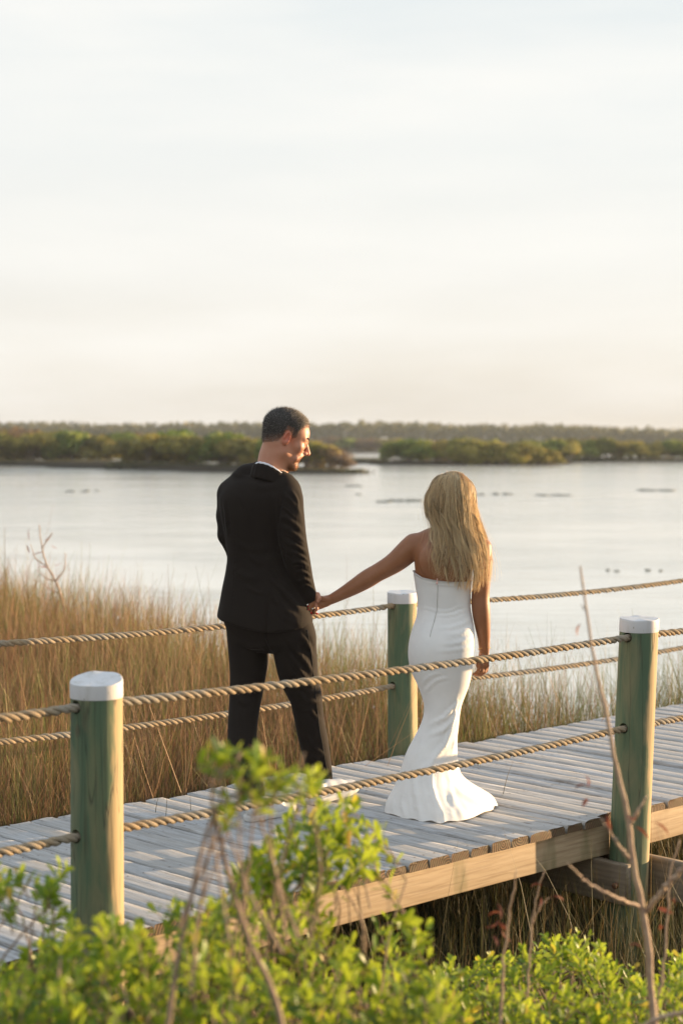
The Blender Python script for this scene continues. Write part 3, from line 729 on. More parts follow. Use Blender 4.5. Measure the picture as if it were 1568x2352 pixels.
def tapered(a0, dirs, lens, width, seg=2):
    """many little hairs -> V, F, tint-per-vertex helper count; each a thin 3-sided spike"""
    n = len(a0); s1 = np.cross(dirs, rng.normal(size=(n, 3))); s1 /= np.linalg.norm(s1, axis=1)[:, None] + 1e-9
    s2 = np.cross(dirs, s1)
    w = np.asarray(width).reshape(-1, 1)
    b = [a0 + s1 * w, a0 + (-.5 * s1 + .87 * s2) * w, a0 + (-.5 * s1 - .87 * s2) * w]
    tip = a0 + dirs * np.asarray(lens).reshape(-1, 1)
    V = np.stack(b + [tip], 1).reshape(-1, 3)
    i = np.arange(n)[:, None] * 4
    F = np.concatenate([i + np.array([[0, 1, 3]]), i + np.array([[1, 2, 3]]), i + np.array([[2, 0, 3]])], 0)
    return V, F
def head_sdf(F, c, M, sc, woman=False):
    """a head with a face; local metres (right, forward, up) from the middle of the head"""
    L = lambda r, f, u: c + M @ (np.array([r, f, u]) * sc)
    E = lambda p, rad, k=.012, op='+': F.ell(L(*p), np.array(rad) * sc, M, k * sc, op)
    Cp = lambda a, b, ra, rb, k=.012, op='+': F.cap(L(*a), L(*b), ra * sc, rb * sc, k * sc, op)
    E((0, -.014, .040), (.0765, .100, .083))
    E((0, .042, .030), (.062, .052, .060), .03)
    E((0, .044, -.032), (.056, .048, .068), .03)
    for s_ in (-1, 1):
        Cp((s_ * .050, -.002, -.040), (s_ * .047, .006, -.066), .017, .018, .025)
        Cp((s_ * .047, .006, -.066), (s_ * .018, .070, -.104), .019, .017, .025)
        E((s_ * .043, .060, -.020), (.024, .022, .020), .02)
        Cp((s_ * .012, .088, .021), (s_ * .046, .072, .022), .010, .009, .014)
        Cp((s_ * .014, .096, -.044), (s_ * .040, .068, -.072), .008, .012, .012)       # smile crease cheek
    E((0, .074, -.102), (.022, .018, .018), .016)
    Cp((0, .092, .014), (0, .118, -.028), .0085, .0125, .010)
    for s_ in (-1, 1): E((s_ * .0125, .104, -.033), (.009, .011, .009), .006)
    for s_ in (-1, 1): E((s_ * .031, .094, .004), (.015, .012, .010), .008, '-')
    for s_ in (-1, 1): E((s_ * .031, .080, .003), (.0125, .0125, .0125), .003)
    for s_ in (-1, 1): Cp((s_ * .022, .0925, .0095), (s_ * .042, .086, .007), .0035, .003, .003)
    Cp((-.022, .083, -.056), (.022, .083, -.056), .008, .008, .010)
    Cp((-.020, .084, -.073), (.020, .084, -.073), .008, .008, .010)
    E((0, .098, -.0645), (.021, .014, .0045), .004, '-')
    for s_ in (-1, 1):
        A = np.stack([M @ np.array([.94 * s_, -.34, 0]), M @ np.array([.34 * s_, .94, 0]), M[:, 2]], -1)
        F.ell(L(s_ * .0805, -.010, -.002), np.array([.0085, .0195, .033]) * sc, A, .003 * sc)
        F.ell(L(s_ * .0745, -.006, -.024), np.array([.007, .010, .012]) * sc, A, .006 * sc)
        F.ell(L(s_ * .0895, -.005, .002), np.array([.0085, .011, .021]) * sc, A, .005 * sc, '-')
        F.cap(L(s_ * .088, -.0225, -.010), L(s_ * .086, -.018, .020), .0035 * sc, .0035 * sc, .004 * sc)
    return L
# ------------------------------------------------------------------ the man
MY = 8.03                                       # depth of the middle of his body
mp = lambda px, py, d=0.0: W(px, py, MY + d)
ms = MY / FPX                                    # metres per px there
def build_man():
    yaw = R(28)
    HM = frame(R(79), R(21), R(2)); hs = 1.02
    hc = mp(656.5, 1007, .0)
    # --- body: head, neck, trunk, arms and the right hand, one surface
    F = Field(mp(478, 1500, .3) - (0, .75, 0), mp(770, 925, .3) + (0, .06, 0), .0042)
    L = head_sdf(F, hc, HM, hs)
    nb = mp(622, 1092, -.005)
    F.chain([hc + HM @ np.array([0, -.035, -.035]), mp(628, 1052, .0), nb], [.062, .062, .075], .03)
    F.chain([mp(545, 1140, .07), nb - (0, 0, .03), mp(652, 1145, -.06)], [.04, .06, .04], .04)
    F.loft([mp(0, 1400)[2], mp(0, 1300)[2], mp(0, 1150)[2], mp(0, 1105)[2]], [mp(605, 0)[0], mp(595, 0)[0], mp(597, 0)[0], mp(600, 0)[0]], [MY] * 4, [.13, .125, .16, .12], [.10, .10, .11, .08], yaw, .03)
    F.chain([mp(656, 1155, -.07), mp(676, 1265, -.085), mp(711, 1362, -.035)], [.04, .034, .026], .02)
    F.chain([mp(545, 1150, .07), mp(540, 1230, .08), mp(560, 1320, .17)], [.04, .03, .025], .02)
    # right hand: palm, four unequal bent fingers and the thumb, closed on her fingers
    wr = mp(711, 1362, -.035)
    F.chain([wr, mp(718, 1374, -.030), mp(721, 1386, -.028)], [.024, .028, .027], .012, flat=((0.3, 1, 0), .62))
    fing = [([(724, 1384, -.050), (727, 1398, -.055), (721, 1407, -.042), (715, 1405, -.03)], .0092), ([(721, 1388, -.036), (722, 1403, -.036), (715, 1410, -.026), (710, 1406, -.016)], .0095),
            ([(717, 1389, -.022), (716, 1403, -.02), (709, 1408, -.012), (706, 1402, -.004)], .009), ([(713, 1387, -.010), (710, 1398, -.006), (705, 1402, .0), (703, 1397, .006)], .0078)]
    for pts, r in fing: F.chain([mp(*p) for p in pts], [r * 1.05, r, r * .95, r * .85], .004)
    F.chain([mp(719, 1366, -.045), mp(729, 1366, -.062), mp(733, 1374, -.070), mp(729, 1381, -.074)], [.013, .0115, .010, .0085], .006)
    V, Q = F.mesh(); V = relax(V, Q, 1, .4)
    lc = ((V - hc) @ HM) / hs; flush = np.zeros(len(V))
    for c_, r_, k_ in (((.083, -.010, .0), (.014, .026, .036), .75), ((-.083, -.010, .0), (.014, .026, .036), .75), ((0, .114, -.03), (.02, .018, .016), .5), ((0, .09, -.065), (.024, .02, .010), .7), ((.04, .07, -.025), (.02, .02, .02), .3)):
        flush = np.maximum(flush, k_ * np.exp(-((lc - np.array(c_)) / np.array(r_)) ** 2 @ np.ones(3)))
    body = obj('person', mesh_data('man_body', V, Q, [M_SKINM], attrs={'flush': flush}))
    tag(body, 'man in black suit and white sneakers, smiling sideways at the woman whose hand he holds', 'person')
    N0 = normals(V, Q)
    # --- hair: cropped shell plus short hairs, from the scalp of the same head
    loc = ((V - hc) @ HM) / hs                    # right, forward, up
    def hairline(f): return np.interp(f, [-.13, -.085, -.060, -.034, -.020, .004, .016, .030, .040, .062, .09, .12], [-.056, -.053, -.042, -.026, .030, .030, -.002, .010, .058, .078, .084, .082])
    hl = loc[:, 2] - hairline(loc[:, 1]) + .004 * np.sin(loc[:, 0] * 300) * np.sin(loc[:, 1] * 230)
    ishead = (np.linalg.norm(loc / np.array([.082, .112, .135]) - np.array([0, -.1, .15]), axis=1) < 1.25) & (np.abs(loc[:, 0]) < .0785) & (loc[:, 2] > -.06)
    on = ishead & (hl > 0)
    fq = Q[on[Q].all(1)]
    used, inv = np.unique(fq, return_inverse=True); t = np.clip(hl[used] / .035, 0, 1)
    topw = smooth(.02, .10, loc[used, 2])
    Vs = V[used] + N0[used] * (.0012 + .0050 * t + .0035 * topw)[:, None]
    hair = obj('hair', mesh_data('man_hair', Vs, inv.reshape(-1, 4), [M_CAPM], attrs={'fade': np.clip(hl[used] / (.018 + .030 * (loc[used, 2] < .05)), .12, 1)}), body)
    hv = np.where(on)[0]; n = 13000; wt_ = np.clip(hl[hv] / .032, .08, 1); pk = rng.choice(hv, n, p=wt_ / wt_.sum())
    a0 = V[pk] + N0[pk] * .001 + rng.normal(0, .002, (n, 3)); tt = np.clip(hl[pk] / .035, .05, 1); tw = smooth(.02, .10, loc[pk, 2])
    d = N0[pk] * .9 + (HM @ np.array([0, .35, .1])) * tw[:, None] - (HM @ np.array([0, .3, .8])) * (1 - tw)[:, None] + rng.normal(0, .38, (n, 3)); d /= np.linalg.norm(d, axis=1)[:, None]
    Vh, Fh = tapered(a0, d, (.005 + .006 * tt + .006 * tw) * rng.uniform(.7, 1.5, n), .0008)
    tint = np.clip(rng.beta(1.0, 1.35, n) + .10 * (1 - tw), 0, 1)
    obj('strands', mesh_data('man_strands', Vh, Fh, [M_HAIRM], attrs={'tint': np.repeat(tint, 4)}), hair)
    # --- beard: goatee and moustache
    bd = (loc[:, 1] > .045) & (loc[:, 2] < -.043) & (np.abs(loc[:, 0]) < .046) & (loc[:, 2] > -.135) & ~((np.abs(loc[:, 0]) < .018) & (loc[:, 2] < -.056) & (loc[:, 2] > -.074))
    bd &= ((loc[:, 2] < -.078) & (loc[:, 1] > .05)) | (loc[:, 2] > -.058) & (loc[:, 1] > .078) & (np.abs(loc[:, 0]) < .032) | ((np.abs(loc[:, 0]) > .024) & (loc[:, 1] > .070))
    bv = np.where(bd)[0]; n = 900; pk = rng.choice(bv, n)
    a0 = V[pk] + rng.normal(0, .0015, (n, 3)); d = N0[pk] + HM @ np.array([0, .1, -.8]) + rng.normal(0, .3, (n, 3)); d /= np.linalg.norm(d, axis=1)[:, None]
    low = smooth(-.07, -.11, loc[pk, 2])
    Vh, Fh = tapered(a0, d, (.003 + .006 * low) * rng.uniform(.6, 1.2, n), .0008)
    obj('beard', mesh_data('man_beard', Vh, Fh, [M_BEARD], attrs={'tint': np.repeat(rng.uniform(0, 1, n), 4)}), body)
    # brows, lids, teeth
    n = 260
    for s_ in (-1, 1):
        u = rng.uniform(0, 1, n)
        e = np.stack([s_ * (.014 + .034 * u), .0985 - .016 * u, .0245 + .006 * np.sin(u * 2.6) + rng.normal(0, .002, n)], -1)
        a0 = hc + (e * hs) @ HM.T; dd = np.stack([np.sign(e[:, 0]), 0 * e[:, 0] + .2, 0 * e[:, 0] + .25], -1) @ HM.T + rng.normal(0, .2, (n, 3)); dd /= np.linalg.norm(dd, axis=1)[:, None]
        Vh, Fh = tapered(a0, dd, rng.uniform(.006, .010, n), .0008)
        obj('eyebrow', mesh_data('eyebrow', Vh, Fh, [M_HAIRM], attrs={'tint': np.repeat(rng.uniform(0, .5, n), 4)}), body)
    F2 = Field(hc - .16, hc + .16, .0022)
    F2.cap(L(-.017, .0845, -.0625), L(.017, .0845, -.0625), .0055 * hs, .0055 * hs, .002)
    V2, Q2 = F2.mesh(); obj('teeth', mesh_data('teeth', V2, Q2, [M_TEETH]), body)
    # --- jacket
    F = Field(mp(470, 1462, 0) - (0, .42, 0), mp(745, 1030, 0) + (0, .45, 0), .0052)
    rows = [(1455, 494, 716, .150), (1420, 495, 714, .150), (1385, 501.5, 705, .142), (1350, 508, 694, .134), (1312, 516, 680, .126), (1285, 519.5, 672, .122), (1250, 517, 670, .124), (1215, 511, 672, .130), (1170, 503, 682, .136), (1135, 503, 690, .130), (1112, 516, 684, .112), (1094, 540, 668, .088)]
    z, cx, cy, a, b = [], [], [], [], []
    for py, l, r, dp in rows:
        hw = (r - l) / 2 * ms; z.append(mp(0, py)[2]); cx.append(mp((l + r) / 2, 0)[0]); cy.append(MY + .01)
        b.append(dp); a.append(math.sqrt(max(hw * hw - (dp * math.sin(yaw)) ** 2, .004)) / math.cos(yaw))
    F.loft(z, cx, cy, a, b, yaw, .03, p=2.25)
    # shoulders and yoke
    F.chain([mp(526, 1128, .085), mp(568, 1098, .04), mp(612, 1084, .0)], [.052, .058, .062], .03)
    F.chain([mp(662, 1150, -.085), mp(650, 1122, -.060), mp(618, 1090, .0)], [.066, .060, .060], .03)
    # right sleeve, hanging and bent slightly towards her hand
    F.chain(*smooth_chain([mp(660, 1146, -.085), mp(664, 1190, -.100), mp(671, 1240, -.105), mp(682, 1290, -.10), mp(696, 1340, -.07), mp(709, 1376, -.043)], [.068, .067, .063, .0575, .047, .0385], 22), .010)
    # left sleeve, bent forward out of sight
    F.chain([mp(526, 1140, .085), mp(525, 1185, .075), mp(526, 1228, .07), mp(545, 1270, .14), mp(575, 1310, .22)], [.056, .056, .052, .048, .042], .014)
    # hem: cut along a gently dipping line; side vents and the centre vent
    sl, P = F.win(F.lo, F.lo + F.n * F.h)
    pxs = P[..., 0] / P[..., 1] * FPX + 784
    back = np.clip((MY - P[..., 1]) / .15, -1, 1)
    hem = np.interp(pxs[:, :, 0], [490, 506, 560, 604, 655, 698, 716, 730], [1416, 1427, 1440, 1447, 1444, 1437, 1429, 1424])[:, :, None]
    hz = CAMZ - (hem - HOR) * MY / FPX
    arm = np.linalg.norm(P - mp(708, 1372, -.045), axis=-1) < .075
    F.F = np.where(arm, F.F, np.maximum(F.F, (hz - P[..., 2]) * .9)).astype(np.float32)
    cdir = mp(709.5, 1372, -.043) - mp(697, 1340, -.07); cdir /= np.linalg.norm(cdir)
    cc = mp(711.5, 1378, -.040); cz = (P - cc) @ cdir
    F.F = np.where(np.linalg.norm(P - cc, axis=-1) < .055, np.maximum(F.F, cz), F.F).astype(np.float32)
    del P, pxs, back, arm, cz
    # the vent: a narrow slit in the back below the waist
    for (x0, y0, x1, y1, dd) in ((617, 1350, 612, 1449, -.145),):
        F.cap(mp(x0, y0, dd), mp(x1, y1, dd - .012), .0035, .0045, .006, '-')
    V, Q = F.mesh(); V = relax(V, Q, 2, .5); N = normals(V, Q)
    J = [([(656, 1112), (646, 1140), (640, 1175), (636, 1205)], .008, -.005),
         ([(668, 1122), (680, 1140), (690, 1168)], .010, .0055), ([(652, 1132), (672, 1150), (692, 1180)], .010, .005),
         ([(645, 1185), (668, 1196), (694, 1216)], .011, .007), ([(642, 1210), (670, 1222), (700, 1242)], .011, .0065),
         ([(655, 1246), (680, 1254), (707, 1268)], .010, .006), ([(668, 1296), (692, 1293), (715, 1306)], .008, .006),
         ([(676, 1320), (697, 1314), (717, 1325)], .007, .006), ([(684, 1340), (702, 1332), (718, 1341)], .007, .005),
         ([(624, 1325), (655, 1360), (690, 1398)], .013, .006), ([(622, 1355), (650, 1395), (692, 1425)], .014, .006), ([(630, 1395), (660, 1420), (690, 1434)], .012, .005),
         ([(560, 1272), (600, 1290), (640, 1278)], .016, .004), ([(524, 1300), (560, 1322), (600, 1330)], .016, .004), ([(530, 1240), (570, 1262), (610, 1262)], .014, .003),
         ([(512, 1150), (517, 1190), (520, 1230)], .012, .006), ([(570, 1106), (600, 1116), (640, 1112)], .016, .004),
         ([(614, 1100), (613, 1230), (617, 1345)], .005, -.0022), ([(540, 1180), (538, 1280), (532, 1400)], .005, -.002)]
    J += [([(640, 1160), (660, 1172), (684, 1192)], .005, .004), ([(648, 1228), (676, 1238), (703, 1254)], .005, .0045), ([(664, 1268), (690, 1276), (711, 1290)], .006, .005), ([(672, 1306), (696, 1303), (716, 1315)], .0045, .0045),
          ([(645, 1260), (658, 1276), (672, 1284)], .006, -.005), ([(640, 1240), (648, 1260), (655, 1290)], .006, -.004), ([(560, 1345), (600, 1362), (618, 1358)], .008, .003), ([(620, 1300), (640, 1330), (668, 1352)], .007, .004), ([(540, 1130), (560, 1160), (572, 1200)], .012, .003), ([(690, 1352), (706, 1346), (720, 1354)], .0045, .004)]
    V = sfolds(V, N, J)
    jk = obj('jacket', mesh_data('jacket', V, Q, [M_SUIT]), body)
    # collar and lapel: a folded band round the back of the neck
    F = Field(mp(545, 1130, -.16), mp(690, 1030, .18) + (0, 0, .02), .0042)
    nc = nb + np.array([.008, .0, .020])
    ring = []
    for t in np.linspace(-2.75, 2.75, 21):        # 0 = nape, + = his right side; the collar dips towards the chest
        q = np.array([math.sin(t) * .091, -math.cos(t) * .086, 0])
        yc = R(46); wv = np.array([q[0] * math.cos(yc) + q[1] * math.sin(yc), -q[0] * math.sin(yc) + q[1] * math.cos(yc), 0])
        ring.append(nc + wv + np.array([0, 0, .030 - .095 * (1 - math.cos(t)) / 2 * 1.35]))
    ring = np.array(ring)
    Fb = ring - np.array([0, 0, .056]) + (ring - nc) * np.array([.20, .20, 0])
    for i in range(len(ring) - 1):
        for u in np.linspace(0, 1, 9):
            F.cap(ring[i] * (1 - u) + Fb[i] * u, ring[i + 1] * (1 - u) + Fb[i + 1] * u, .0075, .0075, .008)
    V, Q = F.mesh(); V = relax(V, Q, 5, .5); obj('jacket_collar', mesh_data('jacket_collar', V, Q, [M_SUIT]), jk)
    F = Field(mp(545, 1130, -.16), mp(690, 1020, .18) + (0, 0, .03), .0036)
    rs = nc + (ring - nc) * np.array([.90, .90, 1]) + np.array([0, 0, .0105])
    for i in range(len(rs) - 1):
        F.cap(rs[i], rs[i + 1], .0055, .0055, .004); F.cap(rs[i] - (0, 0, .012), rs[i + 1] - (0, 0, .012), .0055, .0055, .004)
    V, Q = F.mesh(); V = relax(V, Q, 3, .5); obj('shirt_collar', mesh_data('shirt_collar', V, Q, [M_SHIRT]), body)
    # cuff buttons on the right sleeve
    for k in range(4):
        p = mp(705.2 + k * .75, 1355.5 + k * 4.2, -.0840 + .004 * k)
        V, Fc = tube([p, p + np.array([.001, -.004, 0])], .0048, 10); obj('cuff_button', mesh_data('cuff_button', V, Fc, [M_BTN], smooth=False), jk)
    # --- trousers
    F = Field(mp(488, 1845, 0) - (0, .62, 0), mp(790, 1380, 0) + (0, .45, 0), .0055)
    z, cx, cy, a, b = [], [], [], [], []
    for py, l, r, dp in [(1498, 545, 700, .07), (1480, 528, 722, .115), (1455, 518, 724, .132), (1430, 508, 716, .135), (1380, 512, 700, .12)]:
        hw = (r - l) / 2 * ms; z.append(mp(0, py)[2]); cx.append(mp((l + r) / 2, 0)[0]); cy.append(MY + .005); b.append(dp)
        a.append(math.sqrt(max(hw * hw - (dp * math.sin(yaw)) ** 2, .004)) / math.cos(yaw))
    F.loft(z, cx, cy, a, b, yaw, .045)
    Ll = [(562, 1440, .05, 42), (571, 1505, .06, 45), (568.5, 1560, .05, 39.5), (562, 1618, .02, 35), (557, 1665, -.02, 33), (557, 1720, -.075, 32.5), (566, 1775, -.135, 30), (578, 1815, -.175, 28.5), (580, 1840, -.195, 28)]
    Rl = [(672, 1450, -.04, 50), (679, 1510, -.02, 48), (685, 1550, .01, 44), (703, 1606, .04, 36), (709, 1648, .06, 33), (719, 1698, .09, 32.5), (729, 1745, .12, 29.5), (734, 1780, .14, 28), (736, 1805, .155, 27.5)]
    for leg in (Ll, Rl):
        F.chain(*smooth_chain([mp(x, y, d) for x, y, d, r in leg], [r * (MY + d) / FPX for x, y, d, r in leg], 26), .010)
    # square the cuffs off above the shoes
    sl, P = F.win(F.lo, F.lo + F.n * F.h)
    for (x, y, d) in ((579, 1832, -.19), (737, 1799, .15)):
        c = mp(x, y, d); near = np.linalg.norm(P[..., :2] - c[:2], axis=-1) < .16
        F.F = np.where(near & (P[..., 2] < c[2] + .1), np.maximum(F.F, c[2] - P[..., 2]), F.F).astype(np.float32)
    del P
    V, Q = F.mesh(); V = relax(V, Q, 2, .5); N = normals(V, Q)
    T = [([(686, 1456), (706, 1478), (722, 1510)], .010, .006), ([(650, 1462), (685, 1500), (722, 1545)], .011, .007), ([(650, 1492), (680, 1530), (722, 1580)], .011, .007),
         ([(680, 1590), (705, 1612), (735, 1612)], .012, .006), ([(684, 1640), (712, 1636), (736, 1655)], .010, .005), ([(700, 1690), (722, 1722), (748, 1735)], .012, .006),
         ([(712, 1730), (735, 1762), (757, 1792)], .012, .006), ([(540, 1470), (575, 1490), (610, 1485)], .014, .006), ([(534, 1590), (560, 1612), (590, 1612)], .013, .005),
         ([(534, 1730), (560, 1752), (588, 1746)], .013, .006), ([(545, 1640), (552, 1700), (560, 1800)], .008, .004), ([(600, 1452), (608, 1480), (618, 1500)], .010, -.008)]
    V = sfolds(V, N, T)
    tr = obj('trousers', mesh_data('trousers', V, Q, [M_SUIT]), body)
    # the satin-dark outer seam of the right leg
    tree_i = snap(V, N, [(707, 1446), (716, 1500), (723, 1560), (729, 1620), (733, 1660), (744, 1720), (753, 1775), (756, 1795)], 60)
    Vs, Fs = tube(relax_line(V[tree_i], 6) + N[tree_i] * .0004, .0022, 6)
    obj('side_seam', mesh_data('side_seam', Vs, Fs, [M_DARK]), tr)
    # --- ankles and sneakers
    def sneaker(heel, toe, lift):
        heel, toe = np.array(heel, float), np.array(toe, float)
        f = toe - heel; Ln = np.linalg.norm(f); f /= Ln; r = np.cross(f, [0, 0, 1.]); r /= np.linalg.norm(r); u = np.cross(r, f)
        B = np.stack([r, f, u], -1); Lp = lambda a, b_, c_: heel + B @ np.array([a, b_, c_])
        F = Field(np.minimum(heel, toe) - .13, np.maximum(heel, toe) + .2, .0042)
        fl = (u, 1.0)
        F.chain([Lp(0, .045, .048), Lp(0, .10, .050), Lp(.004, .17, .041), Lp(.004, .24, .033)], [.035, .035, .037, .030], .02)
        F.chain([Lp(0, .035, .06), Lp(0, .045, .082)], [.032, .035], .02)
        F.ell(Lp(.004, .235, .036), (.041, .048, .024), B, .02)
        F.cap(Lp(0, .10, .068), Lp(0, .17, .054), .029, .025, .02)
        F.ell(Lp(0, .052, .102), (.030, .036, .020), B, .006, '-')
        sl, P = F.win(F.lo, F.lo + F.n * F.h); F.F = np.maximum(F.F, .024 - (P - heel) @ u).astype(np.float32)
        V, Q = F.mesh(); V = relax(V, Q, 1)
        sh = obj('sneaker', mesh_data('sneaker', V, Q, [M_SHOE]), body)
        y = np.linspace(-.004, .292, 40); hw = np.interp(y, [-.004, .0, .01, .04, .12, .20, .25, .28, .29, .292], [.004, .018, .028, .036, .036, .046, .043, .028, .012, .002])
        o1 = np.stack([np.concatenate([hw, -hw[::-1]]), np.concatenate([y, y[::-1]])], -1)
        lv = [(.0, .96), (.003, 1.0), (.016, 1.03), (.027, 1.02), (.0275, .95)]
        VV = np.vstack([[Lp(px_ * sc_, .145 + (py_ - .145) * (1 + (sc_ - 1) * .3), zz) for px_, py_ in o1] for zz, sc_ in lv]); k = len(o1)
        VV = VV + np.outer(np.tile(np.interp(o1[:, 1], [0, .2, .292], [0, 0, .012]), len(lv)), u)
        i = np.arange(len(lv) - 1)[:, None] * k; j = np.arange(k)[None, :]; jn = (j + 1) % k
        Qs = np.stack([i + j, i + k + j, i + k + jn, i + jn], -1).reshape(-1, 4)
        so = obj('sole', mesh_data('sole', VV, [Qs, np.array([np.arange(k)]), np.array([(len(lv) - 1) * k + np.arange(k)[::-1]])], [M_SOLE]), sh)
        parts = []
        for q in range(5):
            yy = .115 + q * .018; zz = .096 - q * .0052
            parts.append(tube(catmull([Lp(-.024, yy, zz - .016), Lp(0, yy + .002, zz - .001), Lp(.024, yy, zz - .016)], 9), .0024, 6))
        V3, F3 = join(parts); obj('laces', mesh_data('laces', V3, F3, [M_SHIRT]), sh)
        F = Field(heel - .15, heel + .25, .005)
        return sh
    d = np.array([math.sin(R(45)), math.cos(R(45)), 0]); g_ = G(566, 1888) + d * .0
    sneaker(g_, g_ + d * .292, 0)
    d = np.array([math.sin(R(47)), math.cos(R(47)), .09]); g_ = G(716, 1851) + np.array([0, 0, .004])
    sneaker(g_, g_ + d * .292, .03)
    return body
def relax_line(P, it=4):
    for _ in range(it):
        Q = P.copy(); Q[1:-1] = .25 * P[:-2] + .5 * P[1:-1] + .25 * P[2:]; P = Q
    return P
man = build_man()
# ------------------------------------------------------------------ the woman
WY = 7.885
wp = lambda px, py, d=0.0: W(px, py, WY + d)
wsx = WY / FPX
def build_woman():
    yaw = R(15); HM = frame(R(-62), R(6), 0); hs = .93
    hc = wp(1034, 1150, .02)
    F = Field(wp(690, 1900, 0) - (0, .42, -.01), wp(1150, 1075, 0) + (0, .38, 0), .0045)
    L = head_sdf(F, hc, HM, hs, True)
    F.chain([hc + HM @ np.array([0, -.02, -.05]), wp(1034, 1215, -.005), wp(1032, 1245, -.005)], [.046, .047, .060], .03)
    rows = [(1560, 962, 1070, .09), (1480, 950, 1075, .10), (1400, 968, 1072, .080), (1345, 961, 1077, .088), (1305, 956, 1086, .094), (1270, 956, 1094, .100), (1240, 975, 1090, .085), (1225, 1000, 1070, .06)]
    z, cx, cy, a, b = [], [], [], [], []
    for py, l, r, dp in rows:
        hw = (r - l) / 2 * wsx; z.append(wp(0, py)[2]); cx.append(wp((l + r) / 2, 0)[0]); cy.append(WY); b.append(dp)
        a.append(math.sqrt(max(hw * hw - (dp * math.sin(yaw)) ** 2, .002)) / math.cos(yaw))
    F.loft(z, cx, cy, a, b, yaw, .03, p=2.2)
    F.chain([wp(952, 1250, .05), wp(990, 1238, .02), wp(1034, 1232, 0), wp(1080, 1243, -.01), wp(1106, 1258, -.03)], [.048, .044, .05, .044, .044], .025)
    for s_ in (-1, 1):                             # shoulder blades
        F.ell(wp(1020 + s_ * 38, 1290, -.075 - s_ * .008), (.040, .020, .055), None, .03)
    F.cap(wp(1010, 1240, -.112), wp(1006, 1345, -.112), .006, .006, .02, '-')
    # left arm reaching back to his hand
    A = [(950, 1252, .05, 26.5), (930, 1272, .056, 26), (905, 1293, .065, 23), (884, 1306, .075, 21), (866, 1316, .082, 20), (846, 1328, .086, 20.5), (815, 1347, .098, 17.5), (785, 1364, .110, 13.5), (762, 1376, .118, 11.2)]
    F.chain(*smooth_chain([wp(x, y, d) for x, y, d, r in A], [r * wsx for x, y, d, r in A], 24), .008)
    F.chain([wp(762, 1376, .118), wp(748, 1381, .114), wp(735, 1387, .108)], [.0205, .0245, .0255], .010, flat=((.1, 1, .1), .62))
    kn = [((731, 1379, .100), (721, 1380, .088), (713, 1385, .080), (709, 1391, .080), .0078), ((729, 1385, .102), (718, 1388, .086), (710, 1393, .079), (708, 1400, .080), .0082),
          ((730, 1391, .104), (719, 1395, .089), (713, 1401, .083), (714, 1406, .086), .0080), ((733, 1396, .107), (725, 1401, .095), (722, 1407, .090), (726, 1409, .094), .0070)]
    for a0, b0, c0, d0, r in kn: F.chain([wp(*a0), wp(*b0), wp(*c0), wp(*d0)], [r * 1.1, r, r * .92, r * .8], .004)
    F.chain([wp(750, 1377, .105), wp(738, 1374, .090), wp(728, 1372, .083), wp(721, 1374, .082)], [.011, .010, .009, .0075], .006)
    # right arm hanging
    A = [(1106, 1258, -.03, 21), (1108, 1290, -.035, 20.5), (1106, 1330, -.035, 19), (1103, 1370, -.03, 19.5), (1104, 1400, -.03, 20), (1108, 1440, -.02, 16.5), (1111, 1470, -.005, 13), (1111.5, 1490, .0, 11.8)]
    F.chain(*smooth_chain([wp(x, y, d) for x, y, d, r in A], [r * wsx for x, y, d, r in A], 24), .008)
    F.chain([wp(1111.5, 1490, .0), wp(1111, 1508, .004), wp(1111, 1524, .008)], [.0215, .0245, .026], .010, flat=((.55, 1, 0), .62))
    fg = [((1102, 1526, -.012), (1099, 1540, -.012), (1092, 1547, -.004), (1086, 1549, .0), .0080), ((1108, 1530, -.002), (1106, 1543, -.004), (1098, 1549, .002), (1091, 1551, .006), .0083),
          ((1114, 1531, .008), (1112, 1544, .006), (1104, 1550, .010), (1097, 1552, .013), .0080), ((1120, 1528, .020), (1117, 1541, .018), (1110, 1547, .020), (1104, 1549, .022), .0070)]
    for a0, b0, c0, d0, r in fg: F.chain([wp(*a0), wp(*b0), wp(*c0), wp(*d0)], [r * 1.1, r, r * .92, r * .78], .004)
    F.chain([wp(1106, 1506, -.010), wp(1099, 1518, -.012), wp(1097, 1528, -.006), wp(1098, 1536, .0)], [.011, .0095, .0085, .007], .006)
    # legs under the dress
    F.chain([wp(1030, 1500, .0), wp(1030, 1650, .06), wp(1000, 1840, .10)], [.055, .040, .030], .02)
    F.chain([wp(1000, 1500, .0), wp(1010, 1650, -.0), wp(1010, 1830, -.06)], [.055, .040, .030], .02)
    F.cap((hc[0] - .06, WY + .0, .03), (hc[0] + .02, WY + .12, .03), .024, .022, .02)
    V, Q = F.mesh(); V = relax(V, Q, 1, .45)
    body = obj('person', mesh_data('woman_body', V, Q, [M_SKINW]))
    tag(body, 'tanned woman in white strapless gown with long blonde hair, seen from behind', 'person')
    # nails
    for a0, b0, c0, d0, r in kn[:]:
        c, t = wp(*d0), wp(*d0) - wp(*c0); t /= np.linalg.norm(t)
        F2 = Field(c - .02, c + .02, .0014); nrm = np.array([.0, -1, .1]); nrm = nrm - t * (nrm @ t); nrm /= np.linalg.norm(nrm)
        F2.ell(c + nrm * r * .62 + t * r * .25, (.0046, .0070, .0026), np.stack([np.cross(t, nrm), t, nrm], -1), .001)
        v, q = F2.mesh(); obj('fingernail', mesh_data('fingernail', v, q, [M_NAIL]), body)
    c = wp(717.5, 1397.5, .076); thv = np.linspace(0, 2 * np.pi, 22)
    v, f = tube(np.stack([c[0] + .0095 * np.cos(thv), c[1] + .0095 * np.sin(thv), c[2] + .003 * np.cos(thv)], -1), .0017, 6, cap=False)
    v2, f2 = tube([c + (0, -.0105, -.001), c + (0, -.0135, -.001)], [.0042, .003], 8)
